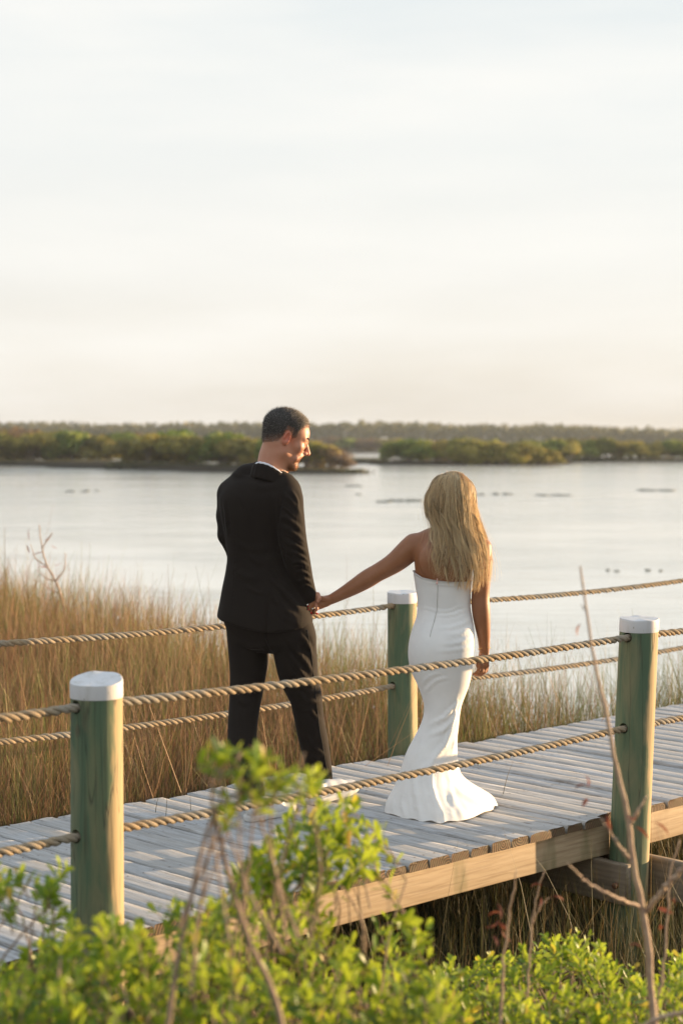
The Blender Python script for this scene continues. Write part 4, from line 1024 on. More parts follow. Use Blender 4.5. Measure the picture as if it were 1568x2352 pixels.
    obj('ring', mesh_data('ring', *join([(v, f), (v2, f2)]), [M_SILV]), body)
    cb = wp(1111.5, 1489, .0); v, f = tube(np.stack([cb[0] + .0275 * np.cos(thv), cb[1] + .024 * np.sin(thv), cb[2] + .007 * np.cos(thv + 1.2) - .002], -1), .0012, 6, cap=False)
    obj('bracelet', mesh_data('bracelet', v, f, [M_GOLD]), body)
    # --- the gown: a lofted skin that follows the body and spreads on the boards
    rows = [(1300, 947.5, 1085, .106, .0), (1330, 951.5, 1082, .101, .0), (1354, 955, 1081.5, .096, .0), (1380, 959, 1080.5, .090, .0), (1399, 959.5, 1081, .089, .0), (1422, 955.5, 1085, .096, -.005), (1450, 945.5, 1089, .112, -.014), (1482, 938.5, 1088, .122, -.020), (1508, 937.5, 1086, .122, -.018),
            (1541, 943.5, 1084, .116, -.008), (1578, 960, 1077, .106, .0), (1600, 968.5, 1069, .100, .004), (1623, 974.5, 1061, .098, .006), (1645, 974, 1057, .098, .006), (1665, 968.5, 1055, .100, .004), (1698, 952.5, 1052, .108, .0), (1729, 936, 1052.5, .124, -.002), (1766, 923, 1057, .150, -.002),
            (1795, 913, 1067, .176, .0), (1812, 906, 1085, .196, .0), (1833, 895, 1117, .222, .005), (1852, 886, 1142, .246, .01), (1868, 882, 1152, .262, .012)]
    n = 260; th_ = np.linspace(0, 2 * np.pi, n, endpoint=False)      # 0 = right, pi/2 = away, 3pi/2 = towards us
    A = np.array(rows, float); zt = CAMZ - (A[:, 0] - HOR) * wsx; A = np.column_stack([zt, A[:, 1:]])
    A[-1, 0] = .004
    pyv = np.array([r[0] for r in rows]); D = herm(pyv, A, np.linspace(pyv[0], pyv[-1], 300))
    hw = (D[:, 2] - D[:, 1]) / 2 * wsx; cxm = ((D[:, 1] + D[:, 2]) / 2 - 784) * wsx
    nz_ = len(D); t = np.linspace(0, 1, nz_)
    fl = smooth(.62, 1.0, (zt[0] - D[:, 0]) / zt[0])
    cosv, sinv = np.cos(th_), np.sin(th_)
    pw = 2 / (2.15 - .55 * fl)[:, None]
    ux = np.sign(cosv)[None] * np.abs(cosv)[None] ** pw; uy = np.sign(sinv)[None] * np.abs(sinv)[None] ** pw
    wav = 1 + fl[:, None] ** 1.5 * (.014 * np.sin(6 * th_ + .6) + .008 * np.sin(11 * th_ + 2)) * (1 - .8 * np.exp(-((np.abs(cosv)) / 1.0 - 1) ** 2 / .02))
    Xd = cxm[:, None] + hw[:, None] * ux * wav; Yd = WY + D[:, 4][:, None] + D[:, 3][:, None] * uy * wav - ux * hw[:, None] * math.sin(yaw) * .35 * (1 - fl)[:, None]
    Yd += fl[:, None] * .13 * np.clip(ux, 0, 1)               # the train trails to the right and away
    topz = CAMZ - (np.interp(((cosv * .5 + .5)), [0, .14, .34, .6, 1], [1313, 1324, 1329, 1333, 1333]) - HOR) * wsx
    topz = topz + .02 * np.clip(sinv, 0, 1)
    Zd = np.minimum(D[:, 0][:, None], topz[None])
    Zd = np.where(fl[:, None] > .2, Zd * (1 + .0 * wav), Zd)
    V = np.stack([Xd, Yd, Zd], -1)
    low = smooth(.10, .0, Zd)                        # the hem puddles: small scallops lift and tuck under
    sc_ = .5 + .5 * np.sin(13 * th_ + 2.0 * np.sin(3 * th_)); sc_ = sc_ * (.35 + .65 * np.abs(np.sin(2.3 * th_ + .7))); V[..., 2] += low * .008 * sc_[None]
    rad_ = V[..., :2] - np.array([cxm[-1], WY]); V[..., :2] -= (low ** 2)[..., None] * rad_ * (.035 * sc_)[None, :, None]
    rim = V[0] + (np.array([cxm[0], WY, 0]) - V[0]) * np.array([.035, .035, 0]); rim2 = rim - (0, 0, .02)
    V = np.concatenate([rim2[None], rim[None], V], 0); nz_ += 2
    V = V.reshape(-1, 3); i = np.arange(nz_ - 1)[:, None] * n; j = np.arange(n)[None, :]; jn = (j + 1) % n
    Q = np.stack([i + j, i + n + j, i + n + jn, i + jn], -1).reshape(-1, 4)
    N = normals(V, Q)
    if (N[100 * n:120 * n] * (V[100 * n:120 * n] - np.array([cxm[100], WY, 0]))[:, :]).sum() < 0: Q = Q[:, ::-1]; N = -N
    DF = [([(962, 1394), (1010, 1403), (1076, 1391)], .006, .0025), ([(1076, 1400), (1040, 1410), (1000, 1413)], .006, .003), ([(1084, 1422), (1050, 1436), (1006, 1442)], .008, .004), ([(1087, 1440), (1062, 1452), (1030, 1456)], .008, .003),
          ([(1088, 1462), (1060, 1474), (1015, 1478)], .009, .004), ([(1087, 1484), (1050, 1492), (1000, 1494)], .009, .003), ([(1012, 1548), (985, 1556), (962, 1578)], .008, .004), ([(1030, 1558), (1000, 1566), (972, 1592)], .008, .005),
          ([(1060, 1610), (1030, 1640), (984, 1664)], .010, .008), ([(1055, 1636), (1035, 1664), (978, 1690)], .010, .007), ([(1050, 1662), (1030, 1702), (995, 1745), (968, 1768)], .014, .009), ([(1052, 1600), (1045, 1650), (1022, 1720)], .008, .006),
          ([(985, 1776), (998, 1830), (1006, 1888)], .014, .009), ([(930, 1800), (922, 1845), (930, 1882)], .012, .008), ([(948, 1780), (955, 1840), (966, 1890)], .013, .009), ([(905, 1820), (900, 1850), (906, 1880)], .010, .006),
          ([(1030, 1780), (1060, 1820), (1110, 1845)], .018, .008), ([(1030, 1810), (1050, 1850), (1068, 1880)], .016, .008), ([(1016, 1720), (1002, 1790), (1003, 1850), (1016, 1892)], .0035, .0020),
          ([(1028, 1760), (1038, 1820), (1040, 1880)], .014, .006), ([(1062, 1690), (1050, 1700), (1040, 1730)], .008, .005), ([(968, 1690), (960, 1720), (940, 1750)], .012, .004)]
    DF = [(p_, w_ * 1.1, h_ * .62) for p_, w_, h_ in DF]
    V = sfolds(V, N, DF); V[:, 2] = np.maximum(V[:, 2], .0035)
    dress = obj('dress', mesh_data('dress', V, Q, [M_DRESS]), body)
    zi = snap(V, N, [(1003, 1340), (1002, 1375), (1001, 1400), (996, 1422), (985, 1462)], 50)
    v, f = tube(relax_line(V[zi], 6) + N[zi] * .0014, .0012, 6); obj('zip', mesh_data('zip', v, f, [m_plain('zip_seam', (.42, .40, .36), (.5, .48, .44), 90)]), dress)
    zp = wp(1003.5, 1331, -.104); v1, f1 = tube([zp + (0, 0, .004), zp + (0, -.006, -.010)], .0022, 6); v2, f2 = tube([zp + (0, -.007, -.010), zp + (-.001, -.008, -.016), zp + (-.001, -.008, -.022)], [.003, .0055, .002], 6)
    obj('zip_pull', mesh_data('zip_pull', *join([(v1, f1), (v2, f2)]), [M_PINK], smooth=False), dress)
    # --- hair
    HY = WY + .02
    hp = lambda px, py, d: W(px, py, HY + d)
    gd = [[(1026, 1091, .075), (1003, 1099, .03), (987, 1126, -.01), (976, 1160, -.025), (977, 1186, -.035), (985, 1202, -.045), (990, 1212, -.05)],
          [(1029, 1089, .06), (1008, 1100, -.02), (989, 1132, -.06), (981, 1172, -.07), (997, 1204, -.075), (1000, 1232, -.095), (990, 1262, -.105)],
          [(1032, 1087, .04), (1010, 1104, -.055), (998, 1142, -.085), (998, 1190, -.09), (1012, 1222, -.105), (1006, 1262, -.122), (1002, 1290, -.126), (1008, 1314, -.125)],
          [(1036, 1085, .02), (1020, 1104, -.075), (1012, 1150, -.108), (1016, 1205, -.108), (1022, 1250, -.122), (1020, 1290, -.130), (1012, 1328, -.128)],
          [(1041, 1084, .0), (1036, 1106, -.085), (1033, 1155, -.118), (1038, 1215, -.118), (1046, 1270, -.134), (1046, 1315, -.136), (1038, 1345, -.132)],
          [(1046, 1085, .01), (1054, 1104, -.085), (1056, 1155, -.112), (1060, 1215, -.116), (1070, 1275, -.134), (1074, 1325, -.138), (1072, 1352, -.134)],
          [(1050, 1088, .03), (1068, 1108, -.06), (1074, 1155, -.09), (1080, 1215, -.105), (1092, 1270, -.125), (1096, 1325, -.130), (1088, 1358, -.128)],
          [(1053, 1091, .045), (1076, 1112, -.03), (1084, 1158, -.055), (1094, 1212, -.075), (1108, 1265, -.095), (1114, 1310, -.105), (1112, 1340, -.105)],
          [(1056, 1095, .06), (1080, 1118, .02), (1088, 1160, .0), (1102, 1205, -.02), (1120, 1252, -.05), (1127, 1295, -.065), (1126, 1335, -.07)]]
    G_ = np.array([catmull(np.array([hp(*p) for p in g]), 30) for g in gd]); gy_end = [g[-1] for g in gd]
    r2 = np.random.default_rng(21); parts, tints, alongs = [], [], []
    NS = 30; tt = np.linspace(0, 1, NS)
    for lk in range(150):
        g = r2.uniform(0, 8); layer = r2.uniform(0, 1); i0 = min(int(g), 7); w_ = g - i0
        base = G_[i0] * (1 - w_) + G_[i0 + 1] * w_
        ln = np.clip(r2.normal(.87, .14), .5, 1.06) if layer < .7 else r2.uniform(.45, .85)
        base = np.stack([np.interp(tt * ln, tt, base[:, k]) for k in range(3)], -1) if ln <= 1 else base + np.outer(tt ** 2, [0, 0, -.03 * (ln - 1) * 10])
        base = base + np.outer(tt ** .5, [0, .022 * layer - .006, 0]) + np.outer(tt ** 1.5, [r2.normal(0, .012), r2.normal(0, .006), 0])
        amp = r2.uniform(.010, .026) * (1 if 1.2 < g < 7 else .4); fr = r2.uniform(1.9, 2.5); ph = 1.5 * g + 2.5 * layer + r2.normal(0, 1.0)
        wv = amp * tt ** 1.3
        base = base + np.stack([wv * np.sin(2 * np.pi * fr * tt + ph), -.75 * wv * np.cos(2 * np.pi * fr * tt + ph), 0 * tt], -1)
        tone = np.clip(r2.normal(.60 + .10 * (g > 5.5) - .25 * (layer > .75), .27), .05, .95)
        k = r2.integers(30, 52); spread = r2.uniform(.0042, .0085)
        for q in range(k):
            o = r2.normal(0, 1, 3) * spread * np.array([1, .55, .2])
            rr0 = (1.45 - 1.25 * tt ** .7)
            cut = r2.uniform(.86, 1.0)
            P = base + np.outer(rr0, o) + np.stack([.0012 * np.sin(9 * tt + q), 0 * tt, 0 * tt], -1)
            P = np.stack([np.interp(tt * cut, tt, P[:, c]) for c in range(3)], -1)
            parts.append(tube(P, .00068 * (1 - .7 * tt ** 3), 3, cap=False)); tn = np.clip(tone + r2.normal(0, .15) + .16 * tt - .10, 0, 1)
            tints.append(np.repeat(tn, 3))
    for q in range(520):                           # stray hairs
        g = r2.uniform(0, 8); i0 = min(int(g), 7); w_ = g - i0; P = G_[i0] * (1 - w_) + G_[i0 + 1] * w_
        o = r2.normal(0, 1, 3) * np.array([.020, .013, .006])
        P = P + np.outer(tt ** .8, o) + np.stack([.006 * tt * np.sin(tt * r2.uniform(5, 14) + q), -.01 * tt, 0 * tt], -1) + np.array([0, -.004, .003])
        parts.append(tube(P, .00045 * (1 - .6 * tt), 3, cap=False)); tints.append(np.repeat(np.full(NS, r2.uniform(.6, 1)), 3))
    Fh = Field(hp(960, 1320, -.2), hp(1140, 1070, .18), .0055)
    Fh.ell(hc + HM @ np.array([0, -.018, .032]), np.array([.079, .102, .088]) * .97, HM, .01)
    zr = [(1285, 1040, 1104, .012, -.112), (1255, 1026, 1100, .018, -.100), (1215, 1012, 1090, .030, -.078), (1165, 1000, 1082, .048, -.045), (1120, 996, 1074, .060, -.02)]
    Fh.loft([CAMZ - (r[0] - HOR) * HY / FPX for r in zr], [((r[1] + r[2]) / 2 - 784) * HY / FPX for r in zr], [HY + r[4] for r in zr], [(r[2] - r[1]) / 2 * HY / FPX for r in zr], [r[3] for r in zr], 0, .02)
    fdir = HM[:, 1]; sl, P = Fh.win(Fh.lo, Fh.lo + Fh.n * Fh.h)
    Fh.F = np.maximum(Fh.F, ((P - hc) @ fdir) - .062 + .5 * np.maximum(-(P - hc)[..., 2], 0) * 0).astype(np.float32)
    v, q = Fh.mesh(); v = relax(v, q, 2)
    hair = obj('hair', mesh_data('hair_under', v, q, [M_CAPB]), body)
    v, f = join(parts); obj('strands', mesh_data('hair_strands', v, f, [M_BLONDE], attrs={'tint': np.concatenate(tints)}), hair)
    return body
woman = build_woman()
# ------------------------------------------------------------------ marsh grass
def blades(B, H, az, lean, wid, curl, ns=4, rg=rng, tint=None):
    """B base points (n,3); each a narrow strip that leans and nods over"""
    n = len(B); t = np.linspace(0, 1, ns + 1)
    d = np.stack([np.sin(az), np.cos(az)], -1)
    off = (lean[:, None] * t[None] + curl[:, None] * t[None] ** 2.6) * H[:, None]
    up = np.sqrt(np.maximum(1 - (lean[:, None] * .8) ** 2, .2)) * t[None] * H[:, None] - .35 * np.abs(curl)[:, None] * (t[None] ** 3) * H[:, None]
    C = np.stack([B[:, None, 0] + off * d[:, None, 0], B[:, None, 1] + off * d[:, None, 1], B[:, None, 2] + up], -1)
    fa = rg.uniform(0, np.pi, n); s = np.stack([np.cos(fa), np.sin(fa), 0 * fa], -1)
    w = wid[:, None] * (1 - .85 * t[None] ** 1.6)
    V = np.stack([C - s[:, None] * w[..., None] / 2, C + s[:, None] * w[..., None] / 2], 2)        # n, ns+1, 2, 3
    k = (ns + 1) * 2; i = np.arange(n)[:, None] * k; j = np.arange(ns)[None] * 2
    Q = np.stack([i + j, i + j + 1, i + j + 3, i + j + 2], -1).reshape(-1, 4)
    tint = rg.uniform(0, 1, n) if tint is None else tint
    return V.reshape(-1, 3), Q, np.tile(np.repeat(t, 2), n), np.repeat(tint, k)
def stuff(name, sets, m):
    V, Q, al, ti, off = [], [], [], [], 0
    for v, q, a, t in sets: V.append(v); Q.append(q + off); al.append(a); ti.append(t); off += len(v)
    return tag(obj(name, mesh_data(name, np.vstack(V), np.vstack(Q), [m], attrs={'along': np.concatenate(al), 'tint': np.concatenate(ti)})), kind='stuff')
rg = np.random.default_rng(11)
def scatter(n, y0, y1, power=1.0, margin=1.2):
    y = KY * (y0 + (y1 - y0) * rg.uniform(0, 1, n) ** power)
    x = rg.uniform(-1, 1, n) * (y * .196 + margin)
    return x, y
x, y = scatter(108000, 11.2, 36.0, 1.5)
s_, w_ = to_deck(x, y)
gap = np.sin(x * 4.3 + 1.7 * np.sin(y * 2.9)) * np.sin(y * 3.7 + 1.3 * np.sin(x * 3.1))
ok = (w_ > DW + .13) & (y < edge_y(x) + rg.normal(.2, .55, len(x))) & (rg.uniform(0, 1, len(x)) < np.clip(.80 + .55 * gap, .12, 1))
x, y, w_ = x[ok], y[ok], w_[ok]
clump = np.sin(x * 1.7 + 2 * np.sin(y * .9)) * np.sin(y * 1.3 + 1.5 * np.sin(x * .8))
dist_e = edge_y(x) - y
pg = np.clip(.28 + .45 * smooth(-.2, 2.0, x) + .35 * smooth(3.6, .4, dist_e) + .28 * clump, 0.02, .95)
green = rg.uniform(0, 1, len(x)) < pg
z = height(x, y)
hn = .86 + .13 * clump + .16 * smooth(16 * KY, 26 * KY, y) + .16 * smooth(0.6, 2.2, x) - .24 * smooth(.9, .1, w_ - DW)
def field(sel, hs, tint_shift=0.0):
    n = sel.sum(); r = rg.uniform(0, 1, n)
    H = hn[sel] * hs * np.clip(rg.normal(.95, .17, n), .45, 1.5); H = np.where(r > .985, H * 1.35, H)
    ln = np.abs(rg.normal(0, .24, n)); ln = np.where((r > .60) & (r < .82), rg.uniform(.35, .95, n), ln)
    wd = (.0048 + .00024 * (y[sel] / KY - 12)) * rg.uniform(.6, 1.3, n)
    return blades(np.stack([x[sel], y[sel], z[sel] - .03], -1), H, rg.uniform(0, 2 * np.pi, n), ln, wd, rg.uniform(-.1, .22, n), 4, rg, np.clip(rg.uniform(0, 1, n) * .75 + .25 * (.5 + .5 * np.sin(x[sel] * 2.3 + np.sin(y[sel] * 1.7) * 2)) , 0, 1))
n2 = 2600; xa, ya = scatter(n2, 12.0, 30.0, 1.3); sa, wa = to_deck(xa, ya); k2 = (wa > DW + .2) & (ya < edge_y(xa)); xa, ya = xa[k2], ya[k2]; n2 = len(xa)
tall = blades(np.stack([xa, ya, height(xa, ya)], -1), rg.uniform(.85, 1.35, n2), rg.uniform(0, 6.28, n2), np.abs(rg.normal(.25, .28, n2)).clip(0, .95), rg.uniform(.0035, .0065, n2), rg.uniform(-.1, .15, n2), 4, rg, rg.uniform(.8, 1, n2))
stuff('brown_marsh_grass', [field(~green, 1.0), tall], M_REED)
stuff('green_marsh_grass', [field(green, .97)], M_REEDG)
# shaded rushes under and in front of the boardwalk
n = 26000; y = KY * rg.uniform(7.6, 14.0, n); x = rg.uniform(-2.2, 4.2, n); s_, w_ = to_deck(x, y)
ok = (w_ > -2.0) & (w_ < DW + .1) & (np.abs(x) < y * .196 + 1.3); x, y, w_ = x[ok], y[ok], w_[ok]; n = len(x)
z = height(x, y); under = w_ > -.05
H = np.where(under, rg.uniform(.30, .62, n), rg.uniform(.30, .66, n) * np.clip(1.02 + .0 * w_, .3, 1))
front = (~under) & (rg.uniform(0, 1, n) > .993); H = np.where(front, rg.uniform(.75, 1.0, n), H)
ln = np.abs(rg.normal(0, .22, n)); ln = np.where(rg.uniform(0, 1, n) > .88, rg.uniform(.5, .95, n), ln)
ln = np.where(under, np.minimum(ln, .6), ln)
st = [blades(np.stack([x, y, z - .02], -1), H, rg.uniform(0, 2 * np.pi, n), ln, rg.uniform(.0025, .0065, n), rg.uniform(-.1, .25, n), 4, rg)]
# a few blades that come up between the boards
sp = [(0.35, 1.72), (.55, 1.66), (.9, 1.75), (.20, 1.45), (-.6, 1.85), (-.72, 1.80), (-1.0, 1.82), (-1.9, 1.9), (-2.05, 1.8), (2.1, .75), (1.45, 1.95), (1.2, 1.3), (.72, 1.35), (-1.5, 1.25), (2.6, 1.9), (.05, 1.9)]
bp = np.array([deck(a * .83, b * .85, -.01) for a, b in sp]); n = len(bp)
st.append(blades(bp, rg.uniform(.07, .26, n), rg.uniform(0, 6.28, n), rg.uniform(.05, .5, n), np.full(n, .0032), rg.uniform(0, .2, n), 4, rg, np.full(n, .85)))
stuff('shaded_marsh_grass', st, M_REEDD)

# ------------------------------------------------------------------ shrubs in the foreground
LT = np.array([0, .10, .30, .52, .74, .90, 1.0]); LW = np.array([.06, .16, .55, .90, 1.0, .70, .05])
def leaves(P, D, Nrm, L, Wd, fold, bend, tint):
    """obovate leaves: base point P, axis D, upper normal Nrm"""
    n = len(P); S = np.cross(D, Nrm); S /= np.linalg.norm(S, axis=1)[:, None] + 1e-9; Nn = np.cross(S, D)
    k = len(LT)
    ax = P[:, None] + D[:, None] * (L[:, None] * LT)[..., None] + Nn[:, None] * (-(bend * L)[:, None] * LT ** 2)[..., None]
    h = (Wd[:, None] * LW)[..., None] * .5
    lift = (np.sin(fold)[:, None, None]) * h
    le = ax - S[:, None] * h * np.cos(fold)[:, None, None] + Nn[:, None] * lift
    ri = ax + S[:, None] * h * np.cos(fold)[:, None, None] + Nn[:, None] * lift
    V = np.stack([le, ax, ri], 2).reshape(-1, 3)
    i = np.arange(n)[:, None] * (3 * k); j = np.arange(k - 1)[None] * 3
    Q = np.concatenate([np.stack([i + j + c, i + j + c + 1, i + j + c + 4, i + j + c + 3], -1).reshape(-1, 4) for c in (0, 1)])
    return V, Q, np.tile(np.repeat(LT, 3), n), np.repeat(tint, 3 * k)
def norm(v): return v / (np.linalg.norm(v, axis=-1, keepdims=True) + 1e-12)
def twig_leaves(base, tip, nl, L, rgx, tone, acc, stems, r0=.0016):
    ax = tip - base; ln = np.linalg.norm(ax)
    mid = (base + tip) / 2 + rgx.normal(0, .07 * ln, 3)
    C = catmull(np.array([base, mid, tip]), 8); stems.append(tube(C, np.linspace(r0 * 1.5, r0 * .6, 8), 5, cap=False))
    t = np.sort(rgx.uniform(.22, 1.0, nl)); t[-3:] = 1.0
    P = np.stack([np.interp(t, np.linspace(0, 1, 8), C[:, k]) for k in range(3)], -1)
    A = norm(np.stack([np.interp(t, np.linspace(0, 1, 8), np.gradient(C[:, k])) for k in range(3)], -1))
    ph = np.arange(nl) * 2.399 + rgx.uniform(0, 6.28) + rgx.normal(0, .3, nl)
    e1 = norm(np.cross(A, np.array([.3, .2, .9]) + 0 * A)); e2 = np.cross(A, e1)
    rad = e1 * np.cos(ph)[:, None] + e2 * np.sin(ph)[:, None]
    ang = np.interp(t, [0, 1], [1.05, .55]) + rgx.normal(0, .18, nl)
    D = norm(A * np.cos(ang)[:, None] + rad * np.sin(ang)[:, None])
    Nr = norm(A * np.sin(ang)[:, None] - rad * np.cos(ang)[:, None])
    LL = L * np.interp(t, [0, .7, 1], [1.0, 1.0, .62]) * rgx.uniform(.55, 1.3, nl)
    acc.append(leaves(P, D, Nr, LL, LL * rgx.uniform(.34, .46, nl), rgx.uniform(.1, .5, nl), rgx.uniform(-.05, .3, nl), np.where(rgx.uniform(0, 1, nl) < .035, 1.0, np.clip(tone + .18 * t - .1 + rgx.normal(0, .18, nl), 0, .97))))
def shrub(name, label, regions, root, L=.036, seed=1, stems_px=(), twl=(.12, .24), group=None, nl=(12, 20)):
    rgx = np.random.default_rng(seed); acc, st = [], []
    for outline, y0, y1, cnt, pybot in regions:
        o = np.array(outline, float)
        for q in range(cnt):
            px = rgx.uniform(o[0, 0], o[-1, 0]); top = np.interp(px, o[:, 0], o[:, 1])
            py = top + (pybot - top) * rgx.uniform(0, 1) ** 1.5 + rgx.uniform(0, 12)
            Yq = KY * rgx.uniform(y0, y1); tip = W(px, py, Yq)
            ln = rgx.uniform(*twl); dr = norm(np.array([rgx.normal(0, .45), rgx.normal(0, .45), 1.0 + rgx.normal(0, .2)]))
            base = tip - dr * ln
            twig_leaves(base, tip, rgx.integers(*nl), L * rgx.uniform(.85, 1.15), rgx, np.clip(rgx.normal(.52, .2), 0, 1), acc, st)
            if rgx.uniform() < .35:
                low = base + np.array([rgx.normal(0, .06), rgx.normal(0, .06), -.28]); st.append(tube(catmull(np.array([low, (low + base) / 2 + rgx.normal(0, .02, 3), base]), 8), np.linspace(.0035, .0020, 8), 5, cap=False))
    for pl, r0, r1 in stems_px:
        C = catmull(np.array([W(p[0], p[1], p[2] * KY) for p in pl]), 26); C += np.cumsum(rgx.normal(0, .0009, C.shape), 0); st.append(tube(C, np.linspace(r0, r1, 26), 8))
    root = (root[0], root[1] * KY, root[2]); e = empty(name, root, label, 'shrub', group)
    V, Q, al, ti, off = [], [], [], [], 0
    for v, q, a, t in acc: V.append(v); Q.append(q + off); al.append(a); ti.append(t); off += len(v)
    rt = np.array(root)
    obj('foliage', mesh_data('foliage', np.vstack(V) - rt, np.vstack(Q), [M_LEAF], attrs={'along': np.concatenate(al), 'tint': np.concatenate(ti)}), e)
    v, f = join(st); obj('stems', mesh_data('stems', v - rt, f, [M_TWIG]), e)
    return e
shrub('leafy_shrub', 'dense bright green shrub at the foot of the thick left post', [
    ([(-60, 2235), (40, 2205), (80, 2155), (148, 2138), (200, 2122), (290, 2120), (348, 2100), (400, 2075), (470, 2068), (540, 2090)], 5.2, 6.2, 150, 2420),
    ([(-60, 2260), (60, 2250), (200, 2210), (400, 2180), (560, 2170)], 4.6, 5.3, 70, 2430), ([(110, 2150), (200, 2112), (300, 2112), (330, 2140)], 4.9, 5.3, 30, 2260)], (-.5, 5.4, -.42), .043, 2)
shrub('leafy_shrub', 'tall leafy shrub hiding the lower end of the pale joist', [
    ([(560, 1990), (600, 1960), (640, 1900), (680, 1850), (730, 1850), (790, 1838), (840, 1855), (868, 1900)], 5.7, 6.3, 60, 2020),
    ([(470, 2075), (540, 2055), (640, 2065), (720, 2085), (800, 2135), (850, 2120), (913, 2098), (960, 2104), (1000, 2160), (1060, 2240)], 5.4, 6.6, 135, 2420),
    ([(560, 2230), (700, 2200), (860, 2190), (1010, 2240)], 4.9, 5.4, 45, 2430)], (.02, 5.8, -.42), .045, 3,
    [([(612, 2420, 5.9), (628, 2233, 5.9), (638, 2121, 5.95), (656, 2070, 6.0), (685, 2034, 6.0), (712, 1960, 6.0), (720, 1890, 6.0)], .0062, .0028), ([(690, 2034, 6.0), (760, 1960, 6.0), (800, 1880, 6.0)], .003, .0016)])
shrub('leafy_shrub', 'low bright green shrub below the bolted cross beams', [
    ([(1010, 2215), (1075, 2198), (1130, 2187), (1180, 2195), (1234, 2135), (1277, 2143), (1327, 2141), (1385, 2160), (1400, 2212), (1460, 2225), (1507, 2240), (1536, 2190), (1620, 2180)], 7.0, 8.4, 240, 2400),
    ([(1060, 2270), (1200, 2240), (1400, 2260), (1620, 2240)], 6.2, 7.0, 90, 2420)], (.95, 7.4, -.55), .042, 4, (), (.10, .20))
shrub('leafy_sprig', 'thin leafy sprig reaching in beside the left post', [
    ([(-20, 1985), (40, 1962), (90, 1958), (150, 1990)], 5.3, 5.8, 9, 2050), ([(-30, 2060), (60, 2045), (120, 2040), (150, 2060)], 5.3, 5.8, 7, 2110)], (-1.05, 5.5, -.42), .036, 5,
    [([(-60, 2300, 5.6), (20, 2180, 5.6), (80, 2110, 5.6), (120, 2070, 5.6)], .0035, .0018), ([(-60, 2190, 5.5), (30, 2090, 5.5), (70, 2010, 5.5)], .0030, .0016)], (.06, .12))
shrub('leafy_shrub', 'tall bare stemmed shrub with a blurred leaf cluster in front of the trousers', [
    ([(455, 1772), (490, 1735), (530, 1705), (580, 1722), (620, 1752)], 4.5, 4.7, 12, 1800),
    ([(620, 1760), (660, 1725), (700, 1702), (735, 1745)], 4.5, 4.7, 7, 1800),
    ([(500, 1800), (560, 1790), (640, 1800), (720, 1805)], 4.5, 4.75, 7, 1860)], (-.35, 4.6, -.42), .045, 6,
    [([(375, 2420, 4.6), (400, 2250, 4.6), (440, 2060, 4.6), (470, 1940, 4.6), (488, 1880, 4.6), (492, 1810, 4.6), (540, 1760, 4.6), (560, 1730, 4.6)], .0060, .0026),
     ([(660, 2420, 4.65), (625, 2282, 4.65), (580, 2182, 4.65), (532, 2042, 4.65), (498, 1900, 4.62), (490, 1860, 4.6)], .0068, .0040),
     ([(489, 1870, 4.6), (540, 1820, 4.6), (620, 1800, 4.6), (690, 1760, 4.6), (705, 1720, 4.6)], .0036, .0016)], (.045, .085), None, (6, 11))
# ------------------------------------------------------------------ dead stalks and withered leaves
def stalk(name, label, lines, root, wl=(), cat='dead stalk', m=M_DEAD, leafL=.035):
    root = (root[0], root[1] * KY, root[2]); e = empty(name, root, label, cat); rt = np.array(root); st = []
    rgx = np.random.default_rng(len(label))
    for pl, r0, r1 in lines:
        k = 34; C = catmull(np.array([W(p[0], p[1], p[2] * KY) for p in pl]), k); C[1:-1] += rgx.normal(0, .0018, (k - 2, 3))
        rr_k = np.linspace(r0, r1, k) * (1 + .12 * (np.arange(k) % 8 == 0)); st.append(tube(C, rr_k, 8))
    v, f = join(st); obj('stem', mesh_data('stem', v - rt, f, [m]), e)
    for p in wl:
        P = W(p[0], p[1], p[2] * KY)[None]; D = norm(rgx.normal(0, 1, (1, 3)) * [1, 1, .6] + [0, 0, -.5]); Nr = norm(rgx.normal(0, 1, (1, 3)))
        one = np.ones(1)
        v, q, a, t = leaves(P, D, Nr, one * leafL * rgx.uniform(.8, 1.3), one * .015, one * rgx.uniform(.5, 1.1), one * .6, one * .5)
        obj('withered_leaf', mesh_data('withered_leaf', v - rt, q, [M_DLEAF]), e)
    return e
stalk('dead_stalk', 'tall bare brown stalk with side branches standing before the right post',
      [([(1508, 2480, 6.0), (1500, 2331, 6.0), (1489, 2205, 6.0), (1479, 2105, 6.0), (1456, 2006, 6.0), (1444, 1889, 6.0), (1426, 1801, 6.0), (1409, 1728, 6.0), (1391, 1628, 6.0), (1368, 1540, 6.0), (1356, 1481, 6.0), (1344, 1376, 6.0), (1332, 1300, 6.0)], .0105, .0022),
       ([(1449, 1890, 6.0), (1466, 1862, 6.0), (1486, 1828, 6.02)], .0045, .002), ([(1452, 1985, 6.0), (1415, 1935, 5.96), (1380, 1880, 5.94)], .0055, .0022), ([(1474, 2085, 6.0), (1400, 2056, 5.9), (1340, 2022, 5.85), (1304, 1984, 5.8)], .0055, .0020),
       ([(1484, 2095, 6.0), (1510, 2060, 5.95), (1540, 2025, 5.9), (1600, 1960, 5.85)], .0065, .004), ([(1350, 1420, 6.0), (1343, 1400, 6.0), (1334, 1390, 6.0)], .0016, .0008)],
      (.8, 6.0, -.42), [(1335, 1432, 6.0), (1342, 1780, 5.97), (1352, 1806, 5.97), (1392, 1868, 5.95), (1440, 1870, 5.98), (1456, 1900, 5.98), (1500, 1890, 6.0), (1350, 1835, 6), (1475, 2180, 5.95)])
